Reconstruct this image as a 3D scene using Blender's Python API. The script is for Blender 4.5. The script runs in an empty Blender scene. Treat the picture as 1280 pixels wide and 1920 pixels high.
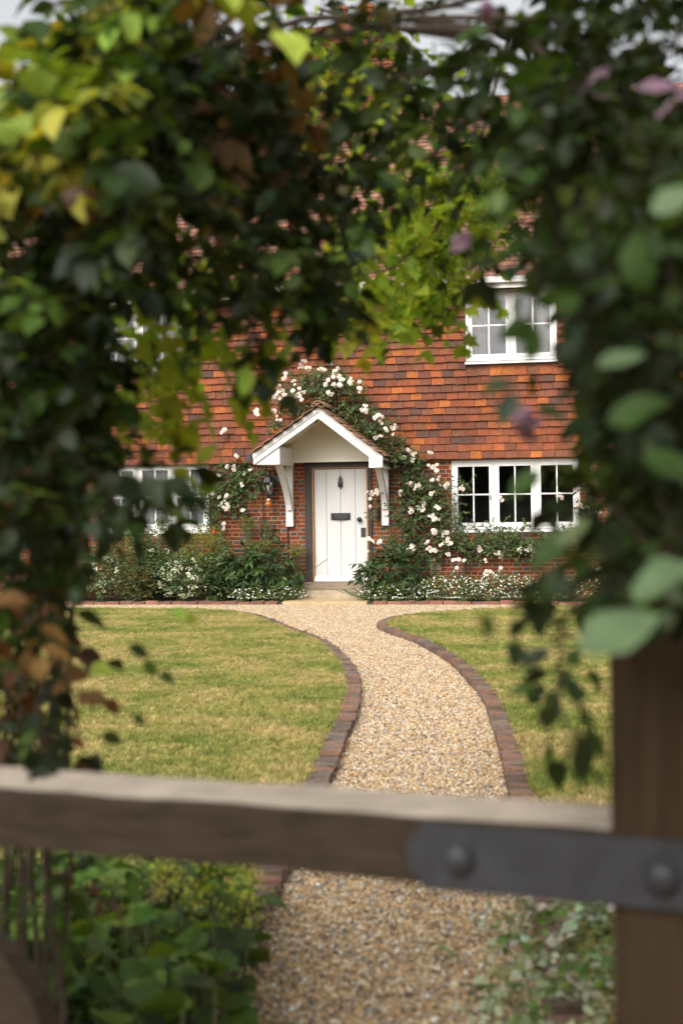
import bpy, math, random
import numpy as np
from mathutils import Matrix, Vector, Euler

rng = np.random.default_rng(7)
random.seed(7)
scene = bpy.context.scene
COL = scene.collection

# ------------------------------------------------------------------ camera
F_PX = 2667.0                       # focal length in photo pixels (50 mm on a 24 x 36 frame)
YAW = math.radians(11.2)            # the lens looks a little left of the wall's normal
ROLL = math.radians(0.75)
FWD = np.array([-math.sin(YAW), math.cos(YAW), 0.0])
RGT = np.array([math.cos(YAW), math.sin(YAW), 0.0])
UPV = np.array([0.0, 0.0, 1.0])


def ray(x, y):
    u, v = (x - 640.0) / F_PX, (960.0 - y) / F_PX
    c, s = math.cos(ROLL), math.sin(ROLL)
    u, v = u * c + v * s, -u * s + v * c
    return FWD + u * RGT + v * UPV


CAM = np.array([0.0, 0.0, 0.318]) - 24.2 * ray(637, 1090)


def at(x, y, d):                    # point at depth d along the lens axis
    return CAM + d * ray(x, y)


def on_wall(x, y, Y=0.0):           # point on the plane parallel to the facade
    r = ray(x, y)
    return CAM + r * ((Y - CAM[1]) / r[1])


def on_ground(x, y, Z=0.0):
    r = ray(x, y)
    return CAM + r * ((Z - CAM[2]) / r[2])


def pix(P):                         # world -> photo pixel + depth
    q = np.asarray(P) - CAM
    d = q @ FWD
    u, v = (q @ RGT) / d, q[..., 2] / d
    c, s = math.cos(ROLL), math.sin(ROLL)
    u, v = u * c - v * s, u * s + v * c
    return 640 + u * F_PX, 960 - v * F_PX, d


cam_data = bpy.data.cameras.new('camera')
cam = bpy.data.objects.new('camera', cam_data)
COL.objects.link(cam)
cam_data.sensor_fit = 'VERTICAL'
cam_data.sensor_height = 36.0
cam_data.sensor_width = 24.0
cam_data.lens = 50.0
cam_data.clip_start = 0.05
cam_data.clip_end = 2000.0
rot = Matrix((RGT, UPV, -FWD)).transposed().to_4x4()
cam.matrix_world = Matrix.Translation(Vector(CAM)) @ rot @ Matrix.Rotation(-ROLL, 4, 'Z')
cam_data.dof.use_dof = True
cam_data.dof.focus_distance = 23.6
cam_data.dof.aperture_fstop = 2.75
scene.camera = cam

# ------------------------------------------------------------------ sky and sun
SUN_EL, SUN_AZ = math.radians(39), math.radians(194)   # azimuth clockwise from +Y: over the left shoulder
world = bpy.data.worlds.new('World')
scene.world = world
world.use_nodes = True
wn, wl = world.node_tree.nodes, world.node_tree.links
bgn = wn['Background']
sky = wn.new('ShaderNodeTexSky')
sky.sky_type = 'NISHITA'
sky.sun_disc = False
sky.sun_elevation = SUN_EL
sky.sun_rotation = SUN_AZ
sky.air_density = 1.0
sky.dust_density = 6.0
sky.ozone_density = 1.0
hsv = wn.new('ShaderNodeHueSaturation')
hsv.inputs['Saturation'].default_value = 0.12
hsv.inputs['Value'].default_value = 1.45
wl.new(sky.outputs[0], hsv.inputs['Color'])
wl.new(hsv.outputs[0], bgn.inputs[0])
bgn.inputs[1].default_value = 0.15
sun_d = bpy.data.lights.new('sun', 'SUN')
sun_d.energy = 1.1
sun_d.angle = math.radians(40)
sun_d.color = (1.0, 0.93, 0.82)
sun = bpy.data.objects.new('sun', sun_d)
COL.objects.link(sun)
sdir = Vector((math.sin(SUN_AZ) * math.cos(SUN_EL), math.cos(SUN_AZ) * math.cos(SUN_EL), math.sin(SUN_EL)))
sun.rotation_euler = (-sdir).to_track_quat('-Z', 'Y').to_euler()
sun.location = (-10, -20, 20)
vs = scene.view_settings
vs.view_transform = 'Standard'
vs.look = 'None'
vs.gamma = 1.0
vs.use_curve_mapping = False
vs.exposure = 0.18
cy = scene.cycles
cy.use_denoising = True
cy.max_bounces = 8
cy.diffuse_bounces = 4
cy.transmission_bounces = 6
cy.transparent_max_bounces = 12
cy.caustics_reflective = False
cy.caustics_refractive = False


# ------------------------------------------------------------------ materials
def new_mat(name):
    m = bpy.data.materials.new(name)
    m.use_nodes = True
    nt = m.node_tree
    return m, nt, nt.nodes['Principled BSDF'], nt.nodes['Material Output']


def noise(nt, scale, detail=4, rough=0.6, coord='Object', vec=None):
    n = nt.nodes.new('ShaderNodeTexNoise')
    n.inputs['Scale'].default_value = scale
    n.inputs['Detail'].default_value = detail
    n.inputs['Roughness'].default_value = rough
    if vec is None:
        tc = nt.nodes.new('ShaderNodeTexCoord')
        vec = tc.outputs[coord]
    nt.links.new(vec, n.inputs['Vector'])
    return n


def ramp(nt, fac, stops, interp='LINEAR'):
    r = nt.nodes.new('ShaderNodeValToRGB')
    r.color_ramp.interpolation = interp
    el = r.color_ramp.elements
    while len(el) < len(stops):
        el.new(0.5)
    for e, (p, c) in zip(el, stops):
        e.position = p
        e.color = (*c, 1.0)
    nt.links.new(fac, r.inputs[0])
    return r


def mixc(nt, a, b, fac, mode='MULTIPLY'):
    m = nt.nodes.new('ShaderNodeMix')
    m.data_type = 'RGBA'
    m.blend_type = mode
    for val, idx in ((fac, 0), (a, 6), (b, 7)):
        if hasattr(val, 'is_linked'):
            nt.links.new(val, m.inputs[idx])
        else:
            m.inputs[idx].default_value = val if idx == 0 else (*val, 1.0)
    return m.outputs[2]


def bump(nt, bsdf, height, strength=0.3, dist=0.01):
    b = nt.nodes.new('ShaderNodeBump')
    b.inputs['Strength'].default_value = strength
    b.inputs['Distance'].default_value = dist
    nt.links.new(height, b.inputs['Height'])
    nt.links.new(b.outputs[0], bsdf.inputs['Normal'])


def tint_out(nt):
    a = nt.nodes.new('ShaderNodeAttribute')
    a.attribute_name = 'tint'
    return a.outputs['Color']


def mat_plain(name, col, rough=0.6, var=0.25, scale=8.0, metallic=0.0, bumpy=0.15, stretch=None, spec=0.5):
    m, nt, b, o = new_mat(name)
    vec = None
    if stretch:
        tc = nt.nodes.new('ShaderNodeTexCoord')
        mp = nt.nodes.new('ShaderNodeMapping')
        mp.inputs['Scale'].default_value = stretch
        nt.links.new(tc.outputs['Object'], mp.inputs[0])
        vec = mp.outputs[0]
    n = noise(nt, scale, 6, 0.65, vec=vec)
    r = ramp(nt, n.outputs[0], [(0.25, tuple(c * (1 - var) for c in col)), (0.75, tuple(min(1, c * (1 + var)) for c in col))])
    nt.links.new(r.outputs[0], b.inputs['Base Color'])
    b.inputs['Roughness'].default_value = rough
    b.inputs['Metallic'].default_value = metallic
    b.inputs['Specular IOR Level'].default_value = spec
    if bumpy:
        bump(nt, b, n.outputs[0], bumpy, 0.01)
    return m


def mat_tint(name, rough=0.85, scale=30.0, lo=0.65, hi=1.25, bumpy=0.4, big=2.0, moss=0.0):
    m, nt, b, o = new_mat(name)
    g = nt.nodes.new('ShaderNodeNewGeometry')
    n = noise(nt, scale, 5, 0.7, vec=g.outputs['Position'])
    n2 = noise(nt, big, 3, 0.6, vec=g.outputs['Position'])
    r = ramp(nt, n.outputs[0], [(0.25, (lo,) * 3), (0.75, (hi,) * 3)])
    r2 = ramp(nt, n2.outputs[0], [(0.3, (0.78,) * 3), (0.7, (1.12,) * 3)])
    c = mixc(nt, tint_out(nt), r.outputs[0], 1.0)
    c = mixc(nt, c, r2.outputs[0], 1.0)
    if moss:
        n3 = noise(nt, 7, 6, 0.75, vec=g.outputs['Position'])
        r3 = ramp(nt, n3.outputs[0], [(0.56, (0, 0, 0)), (0.72, (moss,) * 3)])
        c = mixc(nt, c, (0.16, 0.14, 0.07), r3.outputs[0], 'MIX')
    nt.links.new(c, b.inputs['Base Color'])
    b.inputs['Roughness'].default_value = rough
    b.inputs['Specular IOR Level'].default_value = 0.3
    bump(nt, b, n.outputs[0], bumpy, 0.006)
    return m


def mat_leaf(name, trans=0.35, rough=0.45, spec=0.4):
    m, nt, b, o = new_mat(name)
    t = tint_out(nt)
    g = nt.nodes.new('ShaderNodeNewGeometry')
    n = noise(nt, 25, 3, 0.6, vec=g.outputs['Position'])
    r = ramp(nt, n.outputs[0], [(0.3, (0.75,) * 3), (0.7, (1.2,) * 3)])
    c = mixc(nt, t, r.outputs[0], 1.0)
    nt.links.new(c, b.inputs['Base Color'])
    b.inputs['Roughness'].default_value = rough
    b.inputs['Specular IOR Level'].default_value = spec
    tr = nt.nodes.new('ShaderNodeBsdfTranslucent')
    c2 = mixc(nt, c, (1.5, 1.35, 0.5), 1.0)
    nt.links.new(c2, tr.inputs[0])
    mx = nt.nodes.new('ShaderNodeMixShader')
    mx.inputs[0].default_value = trans
    nt.links.new(b.outputs[0], mx.inputs[1])
    nt.links.new(tr.outputs[0], mx.inputs[2])
    nt.links.new(mx.outputs[0], o.inputs[0])
    return m


M_TILE = mat_tint('clay_tile', 0.85, 22, 0.6, 1.3, 0.5, 1.6, 0.0)
M_ROOFTILE = mat_tint('roof_tile', 0.9, 22, 0.65, 1.25, 0.5, 1.2, 0.35)
M_MOSSTILE = mat_tint('porch_tile', 0.9, 22, 0.65, 1.25, 0.5, 1.2, 0.55)
M_BRICK = mat_tint('brick', 0.9, 40, 0.65, 1.3, 0.5, 2.5)
M_EDGE = mat_tint('edging_brick', 0.92, 45, 0.55, 1.35, 0.7, 3.0, 0.3)
M_MORTAR = mat_plain('mortar', (0.36, 0.215, 0.12), 0.95, 0.3, 20, bumpy=0.5)
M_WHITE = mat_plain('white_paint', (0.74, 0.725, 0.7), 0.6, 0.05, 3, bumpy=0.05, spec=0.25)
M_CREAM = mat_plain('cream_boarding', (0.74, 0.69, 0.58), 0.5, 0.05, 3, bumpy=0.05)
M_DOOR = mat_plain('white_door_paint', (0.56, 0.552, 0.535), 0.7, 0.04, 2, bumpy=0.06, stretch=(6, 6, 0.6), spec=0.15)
M_TARRED = mat_plain('dark_oak', (0.03, 0.02, 0.014), 0.6, 0.5, 10, bumpy=0.4, stretch=(6, 6, 0.8))
M_OAK = mat_plain('oak_trim', (0.36, 0.19, 0.075), 0.6, 0.3, 10, bumpy=0.2, stretch=(6, 6, 0.8))
M_IRON = mat_plain('black_iron', (0.012, 0.012, 0.013), 0.45, 0.3, 30, bumpy=0.2, spec=0.6)
M_LEAD = mat_plain('dark_galvanised_strap', (0.034, 0.035, 0.039), 0.5, 0.35, 12, metallic=0.2, bumpy=0.3, spec=0.3)
M_STONE = mat_plain('worn_stone', (0.36, 0.29, 0.2), 0.9, 0.35, 9, bumpy=0.5)
M_SAND = mat_plain('sandstone_slab', (0.46, 0.34, 0.19), 0.9, 0.3, 12, bumpy=0.5)
M_SILLWOOD = mat_plain('weathered_threshold', (0.24, 0.18, 0.125), 0.8, 0.45, 9, bumpy=0.5, stretch=(0.6, 6, 6))
M_GATE = mat_plain('weathered_shaded_gate_wood', (0.036, 0.025, 0.016), 0.85, 0.45, 9, bumpy=0.6, stretch=(0.5, 7, 7), spec=0.15)  # shade on the gate's front put into a darker wood colour
M_GATETOP = mat_plain('lit_top_gate_wood', (0.28, 0.235, 0.185), 0.85, 0.5, 14, bumpy=0.5, stretch=(0.6, 5, 5))  # light falling on the rail's top put into a paler wood colour
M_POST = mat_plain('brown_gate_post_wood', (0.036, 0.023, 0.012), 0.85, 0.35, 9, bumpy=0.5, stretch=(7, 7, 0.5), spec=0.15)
M_TWIG = mat_plain('dark_twig', (0.022, 0.018, 0.01), 0.9, 0.4, 30, bumpy=0, spec=0.1)
M_BARK = mat_plain('bark', (0.05, 0.033, 0.021), 0.9, 0.5, 30, bumpy=0.8, stretch=(3, 3, 0.6))
M_STEM = mat_plain('green_stem', (0.07, 0.09, 0.03), 0.7, 0.3, 20, bumpy=0)
M_SOIL = mat_plain('soil', (0.07, 0.047, 0.03), 0.95, 0.5, 10, bumpy=0.8)
M_ROOM = mat_plain('room_wall', (0.3, 0.27, 0.23), 0.9, 0.2, 1, bumpy=0)
M_CURTAIN = mat_plain('grey_curtain_cloth', (0.5, 0.48, 0.45), 0.9, 0.1, 4, bumpy=0)
M_BLIND = mat_plain('white_net_cloth', (0.8, 0.8, 0.8), 0.9, 0.05, 4, bumpy=0)
M_TERRA = mat_plain('terracotta', (0.5, 0.17, 0.07), 0.8, 0.25, 6, bumpy=0.2)
M_LEAF = mat_leaf('leaf', 0.36, 0.5, 0.25)
M_LIMELEAF = mat_leaf('backlit_vine_leaf', 0.58, 0.5, 0.25)  # raised translucency, with the bright tint, stands for backlight
M_ROSELEAF = mat_leaf('rose_leaf', 0.25, 0.5, 0.35)
M_PETAL = mat_leaf('petal', 0.25, 0.6, 0.2)
M_BULB = mat_plain('frosted_bulb', (0.7, 0.66, 0.55), 0.4, 0.05, 3, bumpy=0)

M_LAWN, nt, b, o = new_mat('lawn_turf')
n1 = noise(nt, 1.1, 6, 0.65)
r1 = ramp(nt, n1.outputs[0], [(0.3, (0.07, 0.085, 0.02)), (0.5, (0.13, 0.115, 0.04)), (0.7, (0.2, 0.15, 0.07))])
nt.links.new(r1.outputs[0], b.inputs['Base Color'])
b.inputs['Roughness'].default_value = 0.95

M_GRASS, nt, b, o = new_mat('grass_blade')
oi = nt.nodes.new('ShaderNodeObjectInfo')
n1 = noise(nt, 1.1, 6, 0.65, vec=oi.outputs['Location'])
r1 = ramp(nt, n1.outputs[0], [(0.31, (0.18, 0.24, 0.05)), (0.44, (0.315, 0.32, 0.09)), (0.54, (0.45, 0.385, 0.145)), (0.66, (0.56, 0.42, 0.21))])
r2 = ramp(nt, oi.outputs['Random'], [(0.0, (0.38, 0.48, 0.32)), (0.35, (0.8, 0.88, 0.7)), (0.7, (1.05, 1.05, 1.0)), (1.0, (1.6, 1.4, 1.5))])
c = mixc(nt, r1.outputs[0], r2.outputs[0], 1.0)
nt.links.new(c, b.inputs['Base Color'])
b.inputs['Roughness'].default_value = 0.7
b.inputs['Specular IOR Level'].default_value = 0.25
tr = nt.nodes.new('ShaderNodeBsdfTranslucent')
nt.links.new(c, tr.inputs[0])
mx = nt.nodes.new('ShaderNodeMixShader')
mx.inputs[0].default_value = 0.3
nt.links.new(b.outputs[0], mx.inputs[1])
nt.links.new(tr.outputs[0], mx.inputs[2])
nt.links.new(mx.outputs[0], o.inputs[0])

M_PEBBLE, nt, b, o = new_mat('gravel_pebble')
oi = nt.nodes.new('ShaderNodeObjectInfo')
r1 = ramp(nt, oi.outputs['Random'], [
    (0.0, (0.078, 0.072, 0.065)), (0.08, (0.221, 0.221, 0.215)), (0.15, (0.260, 0.150, 0.078)), (0.27, (0.520, 0.345, 0.169)),
    (0.42, (0.611, 0.416, 0.195)), (0.55, (0.676, 0.520, 0.312)), (0.68, (0.429, 0.260, 0.124)), (0.80, (0.650, 0.559, 0.429)),
    (0.90, (0.403, 0.364, 0.325)), (0.96, (0.800, 0.780, 0.676))], 'CONSTANT')
g = nt.nodes.new('ShaderNodeNewGeometry')
n1 = noise(nt, 140, 3, 0.6, vec=g.outputs['Position'])
r2 = ramp(nt, n1.outputs[0], [(0.3, (0.75,) * 3), (0.7, (1.15,) * 3)])
nt.links.new(mixc(nt, r1.outputs[0], r2.outputs[0], 1.0), b.inputs['Base Color'])
b.inputs['Roughness'].default_value = 0.75

M_GRAVEL, nt, b, o = new_mat('gravel_bed')
n1 = noise(nt, 60, 4, 0.7)
r1 = ramp(nt, n1.outputs[0], [(0.3, (0.2, 0.13, 0.07)), (0.7, (0.5, 0.36, 0.2))])
nt.links.new(r1.outputs[0], b.inputs['Base Color'])
b.inputs['Roughness'].default_value = 0.9
bump(nt, b, n1.outputs[0], 0.6, 0.01)

M_GLASS, nt, b, o = new_mat('window_glass')
gl = nt.nodes.new('ShaderNodeBsdfGlossy')
gl.inputs['Roughness'].default_value = 0.015
tp = nt.nodes.new('ShaderNodeBsdfTransparent')
tp.inputs[0].default_value = (0.85, 0.88, 0.87, 1)
fr = nt.nodes.new('ShaderNodeFresnel')
fr.inputs[0].default_value = 2.0
mx = nt.nodes.new('ShaderNodeMixShader')
nt.links.new(fr.outputs[0], mx.inputs[0])
nt.links.new(tp.outputs[0], mx.inputs[1])
nt.links.new(gl.outputs[0], mx.inputs[2])
nt.links.new(mx.outputs[0], o.inputs[0])

M_AMBER, nt, b, o = new_mat('amber_glass')
b.inputs['Base Color'].default_value = (0.5, 0.15, 0.02, 1)
b.inputs['Roughness'].default_value = 0.2
b.inputs['Transmission Weight'].default_value = 0.35

# ------------------------------------------------------------------ object helpers
WORLD_M = {}


def reg(o, parent=None, local=None):
    """link o; local is its world matrix."""
    COL.objects.link(o)
    w = local if local is not None else Matrix.Identity(4)
    if parent is not None:
        o.parent = parent
        o.matrix_parent_inverse = WORLD_M[parent.name].inverted()
    o.matrix_basis = w
    WORLD_M[o.name] = w
    return o


def tag(o, label=None, cat=None, group=None, kind=None):
    for k, v in (('label', label), ('category', cat), ('group', group), ('kind', kind)):
        if v:
            o[k] = v
    return o


def thing(name, label, cat, loc=(0, 0, 0), group=None):
    o = bpy.data.objects.new(name, None)
    o.empty_display_size = 0.1
    reg(o, None, Matrix.Translation(Vector([float(c) for c in loc])))
    return tag(o, label, cat, group)


def raw_mesh(name, V, Fc, mat, tint=None, smooth=False):
    me = bpy.data.meshes.new(name)
    me.from_pydata([tuple(map(float, v)) for v in V], [], [tuple(map(int, f)) for f in Fc])
    me.materials.append(mat)
    if tint is not None:
        set_tint(me, np.broadcast_to(np.asarray(tint, float), (len(V), 3)))
    if smooth:
        me.polygons.foreach_set('use_smooth', [True] * len(me.polygons))
    me.update()
    return me


def set_tint(me, T):
    a = me.attributes.new('tint', 'FLOAT_COLOR', 'POINT')
    c = np.ones((len(T), 4), np.float32)
    c[:, :3] = T
    a.data.foreach_set('color', c.ravel())


def np_mesh(name, V, Fc, mat, T=None, smooth=False):
    """V (n,3), Fc (m,k) uniform polygon size."""
    me = bpy.data.meshes.new(name)
    n, m, k = len(V), len(Fc), Fc.shape[1]
    me.vertices.add(n)
    me.vertices.foreach_set('co', np.ascontiguousarray(V, np.float32).ravel())
    me.loops.add(m * k)
    me.loops.foreach_set('vertex_index', np.ascontiguousarray(Fc, np.int32).ravel())
    me.polygons.add(m)
    me.polygons.foreach_set('loop_start', np.arange(0, m * k, k, dtype=np.int32))
    me.polygons.foreach_set('loop_total', np.full(m, k, np.int32))
    me.polygons.foreach_set('use_smooth', np.full(m, bool(smooth)))
    me.materials.append(mat)
    if T is not None:
        set_tint(me, T)
    me.update(calc_edges=True)
    return me


class MB:
    def __init__(self):
        self.V, self.F = [], []

    def add(self, V, F):
        n = len(self.V)
        self.V += [tuple(v) for v in V]
        self.F += [tuple(i + n for i in f) for f in F]
        return self

    def box(self, lo, hi):
        x0, y0, z0 = lo
        x1, y1, z1 = hi
        V = [(x0, y0, z0), (x1, y0, z0), (x1, y1, z0), (x0, y1, z0), (x0, y0, z1), (x1, y0, z1), (x1, y1, z1), (x0, y1, z1)]
        return self.add(V, [(0, 3, 2, 1), (4, 5, 6, 7), (0, 1, 5, 4), (1, 2, 6, 5), (2, 3, 7, 6), (3, 0, 4, 7)])

    def prism(self, poly, axis, a, b):
        """poly: 2-D points; axis 'y': points are (x,z) extruded from y=a to b; axis 'x': points are (y,z)."""
        n = len(poly)
        if axis == 'y':
            V = [(p[0], a, p[1]) for p in poly] + [(p[0], b, p[1]) for p in poly]
        elif axis == 'x':
            V = [(a, p[0], p[1]) for p in poly] + [(b, p[0], p[1]) for p in poly]
        else:
            V = [(p[0], p[1], a) for p in poly] + [(p[0], p[1], b) for p in poly]
        F = [tuple(range(n)), tuple(range(2 * n - 1, n - 1, -1))]
        for i in range(n):
            j = (i + 1) % n
            F.append((j, i, i + n, j + n))
        return self.add(V, F)

    def tube(self, pts, rad, sides=6, cap=True):
        pts = [Vector(p) for p in pts]
        rads = rad if hasattr(rad, '__len__') else [rad] * len(pts)
        V, F = [], []
        up = Vector((0.3, 0.9, 0.2)).normalized()
        for i, p in enumerate(pts):
            t = (pts[min(i + 1, len(pts) - 1)] - pts[max(i - 1, 0)]).normalized()
            a = t.cross(up)
            if a.length < 1e-3:
                a = t.cross(Vector((1, 0, 0)))
            a.normalize()
            c = t.cross(a)
            for k in range(sides):
                ang = 2 * math.pi * k / sides
                V.append(p + (a * math.cos(ang) + c * math.sin(ang)) * rads[i])
        for i in range(len(pts) - 1):
            for k in range(sides):
                k2 = (k + 1) % sides
                F.append((i * sides + k, i * sides + k2, (i + 1) * sides + k2, (i + 1) * sides + k))
        if cap:
            F.append(tuple(range(sides - 1, -1, -1)))
            F.append(tuple((len(pts) - 1) * sides + k for k in range(sides)))
        return self.add(V, F)

    def lathe(self, c, prof, sides=12, axis='z'):
        V, F = [], []
        for (r, h) in prof:
            for k in range(sides):
                a = 2 * math.pi * k / sides
                if axis == 'z':
                    V.append((c[0] + r * math.cos(a), c[1] + r * math.sin(a), c[2] + h))
                else:
                    V.append((c[0] + r * math.cos(a), c[1] - h, c[2] + r * math.sin(a)))
        for i in range(len(prof) - 1):
            for k in range(sides):
                k2 = (k + 1) % sides
                F.append((i * sides + k, i * sides + k2, (i + 1) * sides + k2, (i + 1) * sides + k))
        F.append(tuple(range(sides - 1, -1, -1)))
        F.append(tuple((len(prof) - 1) * sides + k for k in range(sides)))
        return self.add(V, F)

    def build(self, name, mat, parent=None, tint=None, smooth=False):
        me = raw_mesh(name, self.V, self.F, mat, tint, smooth)
        return reg(bpy.data.objects.new(name, me), parent)


def inst(name, me, parent, M):
    return reg(bpy.data.objects.new(name, me), parent, M)


def compose(loc, e=(0, 0, 0), s=(1, 1, 1)):
    return Matrix.LocRotScale(Vector([float(c) for c in loc]), Euler([float(c) for c in e]), Vector([float(c) for c in s]))


def field(specs, variants, name, rest_name, parent, score, limit=300):
    """specs: (matrix, variant index). The best `limit` become objects, the rest one joined mesh."""
    order = sorted(range(len(specs)), key=lambda i: score(specs[i][0].translation))
    keep = set(order[:limit])
    VV, FF, TT = [], [], []
    n = 0
    for i, (M, k) in enumerate(specs):
        me = variants[k]
        if i in keep:
            inst(name, me, parent, M)
            continue
        v = np.empty(len(me.vertices) * 3, np.float32)
        me.vertices.foreach_get('co', v)
        v = v.reshape(-1, 3)
        A = np.array(M)
        VV.append(v @ A[:3, :3].T + A[:3, 3])
        f = np.array([p.vertices[:] for p in me.polygons])
        FF.append(f + n)
        c = np.empty(len(v) * 4, np.float32)
        me.attributes['tint'].data.foreach_get('color', c)
        TT.append(c.reshape(-1, 4)[:, :3] * rng.uniform(0.85, 1.12))
        n += len(v)
    if VV:
        me = np_mesh(rest_name, np.vstack(VV), np.vstack(FF), variants[0].materials[0], np.vstack(TT))
        o = reg(bpy.data.objects.new(rest_name, me), parent)
        o['kind'] = 'stuff'


# ---- leaves
def leaf_template(kind):
    if kind == 'ovate':
        prof = [(0, 0.0), (0.12, 0.2), (0.4, 0.33), (0.7, 0.22), (1.0, 0.0)]
    elif kind == 'narrow':
        prof = [(0, 0.0), (0.2, 0.11), (0.5, 0.16), (0.8, 0.09), (1.0, 0.0)]
    elif kind == 'round':
        prof = [(0, 0.08), (0.1, 0.38), (0.42, 0.52), (0.8, 0.34), (1.0, 0.04)]
    elif kind == 'tiny':
        V = [(0, 0, 0), (0.3, 0.5, 0.06), (0, 1, -0.06), (-0.3, 0.5, 0.06)]
        return np.array(V, float), np.array([(0, 1, 2), (0, 2, 3)])
    elif kind == 'disc':
        V = [(0, 0, -0.1)] + [(0.5 * math.cos(a), 0.5 * math.sin(a), 0) for a in np.linspace(0, 6.283, 7)[:-1]]
        return np.array(V, float), np.array([(0, 1 + i, 1 + (i + 1) % 6) for i in range(6)])
    elif kind == 'lobed':
        out = [(0, 0), (0.3, 0.02), (0.52, 0.22), (0.33, 0.36), (0.42, 0.62), (0.2, 0.62), (0, 1.0), (-0.2, 0.62), (-0.42, 0.62), (-0.33, 0.36), (-0.52, 0.22), (-0.3, 0.02)]
        V = [(0, 0.4, -0.05)] + [(x, y, 0.09 * abs(x) * 2 - 0.12 * max(0, y - 0.5)) for x, y in out]
        n = len(out)
        return np.array(V, float), np.array([(0, 1 + i, 1 + (i + 1) % n) for i in range(n)])
    V, F = [], []
    for t, w in prof:
        dz = -0.18 * t * t
        V += [(-w, t, dz + w * 0.28), (0, t, dz), (w, t, dz + w * 0.28)]
    for i in range(len(prof) - 1):
        a = i * 3
        for j in (0, 1):
            F += [(a + j, a + j + 1, a + j + 4), (a + j, a + j + 4, a + j + 3)]
    return np.array(V, float), np.array(F)


TPL = {k: leaf_template(k) for k in ('ovate', 'narrow', 'round', 'tiny', 'lobed', 'disc')}


def frames(Y, N):
    Y = Y / np.linalg.norm(Y, axis=1, keepdims=True)
    X = np.cross(Y, N)
    X /= np.linalg.norm(X, axis=1, keepdims=True) + 1e-9
    Z = np.cross(X, Y)
    return X, Y, Z


def leaf_mesh(name, L, tpl, mat):
    """L: dict of arrays P,Y,N,S,T"""
    X, Y, Z = frames(L['Y'], L['N'])
    tv, tf = TPL[tpl]
    S = L['S'][:, None, None]
    V = L['P'][:, None, :] + S * (tv[None, :, 0:1] * X[:, None] + tv[None, :, 1:2] * Y[:, None] + tv[None, :, 2:3] * Z[:, None])
    n, k = len(L['P']), len(tv)
    Fc = (tf[None] + (np.arange(n) * k)[:, None, None]).reshape(-1, 3)
    T = np.repeat(L['T'], k, axis=0)
    return np_mesh(name, V.reshape(-1, 3), Fc, mat, T, smooth=(tpl != 'tiny'))


def leaf_objects(L, idx, tpl, mat, parent, name='leaf', nvar=6):
    tv, tf = TPL[tpl]
    X, Y, Z = frames(L['Y'], L['N'])
    idx = list(idx)
    # one mesh for each of a few leaf colours, shared by the leaves nearest that colour
    pick = [idx[i] for i in np.linspace(0, len(idx) - 1, min(nvar * 2, len(idx))).astype(int)]
    cols = np.array([L['T'][i] for i in pick])
    meshes = []
    for cc in cols:
        tw = tv.copy()
        tw[:, 2] += 0.08 * np.sin(tv[:, 1] * 5 + rng.uniform(0, 6)) * rng.uniform(0.2, 1)
        tw[:, 0] *= rng.uniform(0.85, 1.15)
        meshes.append(np_mesh(name, tw, tf, mat, np.repeat(cc[None], len(tw), 0), True))
    for i in idx:
        k = int(np.argmin(((cols - L['T'][i]) ** 2).sum(1) + rng.uniform(0, 1e-4, len(cols))))
        s = L['S'][i]
        M = Matrix((X[i] * s, Y[i] * s, Z[i] * s)).transposed().to_4x4()
        M.translation = Vector(L['P'][i])
        inst(name, meshes[k], parent, M)


class Leaves:
    def __init__(self, inside=None):
        self.inside = inside
        self.P, self.Y, self.N, self.S, self.T = [], [], [], [], []
        self.stems = MB()

    def put(self, p, y, n, s, t):
        self.P.append(p); self.Y.append(y); self.N.append(n); self.S.append(s); self.T.append(t)

    def arr(self, sel=None):
        d = dict(P=np.array(self.P), Y=np.array(self.Y), N=np.array(self.N), S=np.array(self.S), T=np.array(self.T))
        return d if sel is None else {k: v[sel] for k, v in d.items()}

    def sprig(self, p, d, length, n, size, pal, droop=0.3, stem=0.0025, updir=None, sides=3):
        p = np.array(p, float)
        d = np.array(d, float)
        d /= np.linalg.norm(d)
        up = np.array([0, 0, 1.0]) if updir is None else np.array(updir, float)
        step = length / n
        pts = [p.copy()]
        col = pal(rng)
        for i in range(n):
            d = d + np.array([0, 0, -droop]) / n + rng.normal(0, 0.12, 3)
            d /= np.linalg.norm(d)
            p = p + d * step
            if self.inside is not None and not self.inside(p):
                break
            pts.append(p.copy())
            side = np.cross(d, up)
            side /= np.linalg.norm(side) + 1e-6
            sg = 1 if i % 2 else -1
            y = d * 0.45 + sg * side * 0.9 + rng.normal(0, 0.3, 3) + np.array([0, 0, -0.25 * droop])
            nn = up * 0.8 + rng.normal(0, 0.5, 3)
            self.put(p.copy(), y, nn, size * rng.uniform(0.65, 1.2), col * rng.uniform(0.75, 1.25))
        if self.inside is not None and not self.inside(p):
            p = pts[-1]
        self.put(p.copy(), d + np.array([0, 0, -0.2 * droop]), up + rng.normal(0, 0.4, 3), size * rng.uniform(0.7, 1.1), col * rng.uniform(0.85, 1.3))
        if stem and len(pts) > 1:
            self.stems.tube(pts[::2] if len(pts) > 4 else pts, stem, sides, False)


def palette(*cols, jit=0.12):
    C = np.array(cols, float)

    def f(r):
        return C[r.integers(len(C))] * r.uniform(1 - jit, 1 + jit, 3)
    return f


# ------------------------------------------------------------------ ground
def sheet(name, poly, z, mat, thick=None, parent=None):
    mb = MB()
    if thick:
        mb.prism(poly, 'z', z - thick, z)
    else:
        mb.add([(p[0], p[1], z) for p in poly], [tuple(range(len(poly)))])
    o = mb.build(name, mat, parent)
    return o


def ccw(poly):
    a = sum(poly[i - 1][0] * poly[i][1] - poly[i][0] * poly[i - 1][1] for i in range(len(poly)))
    return poly if a > 0 else poly[::-1]


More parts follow.
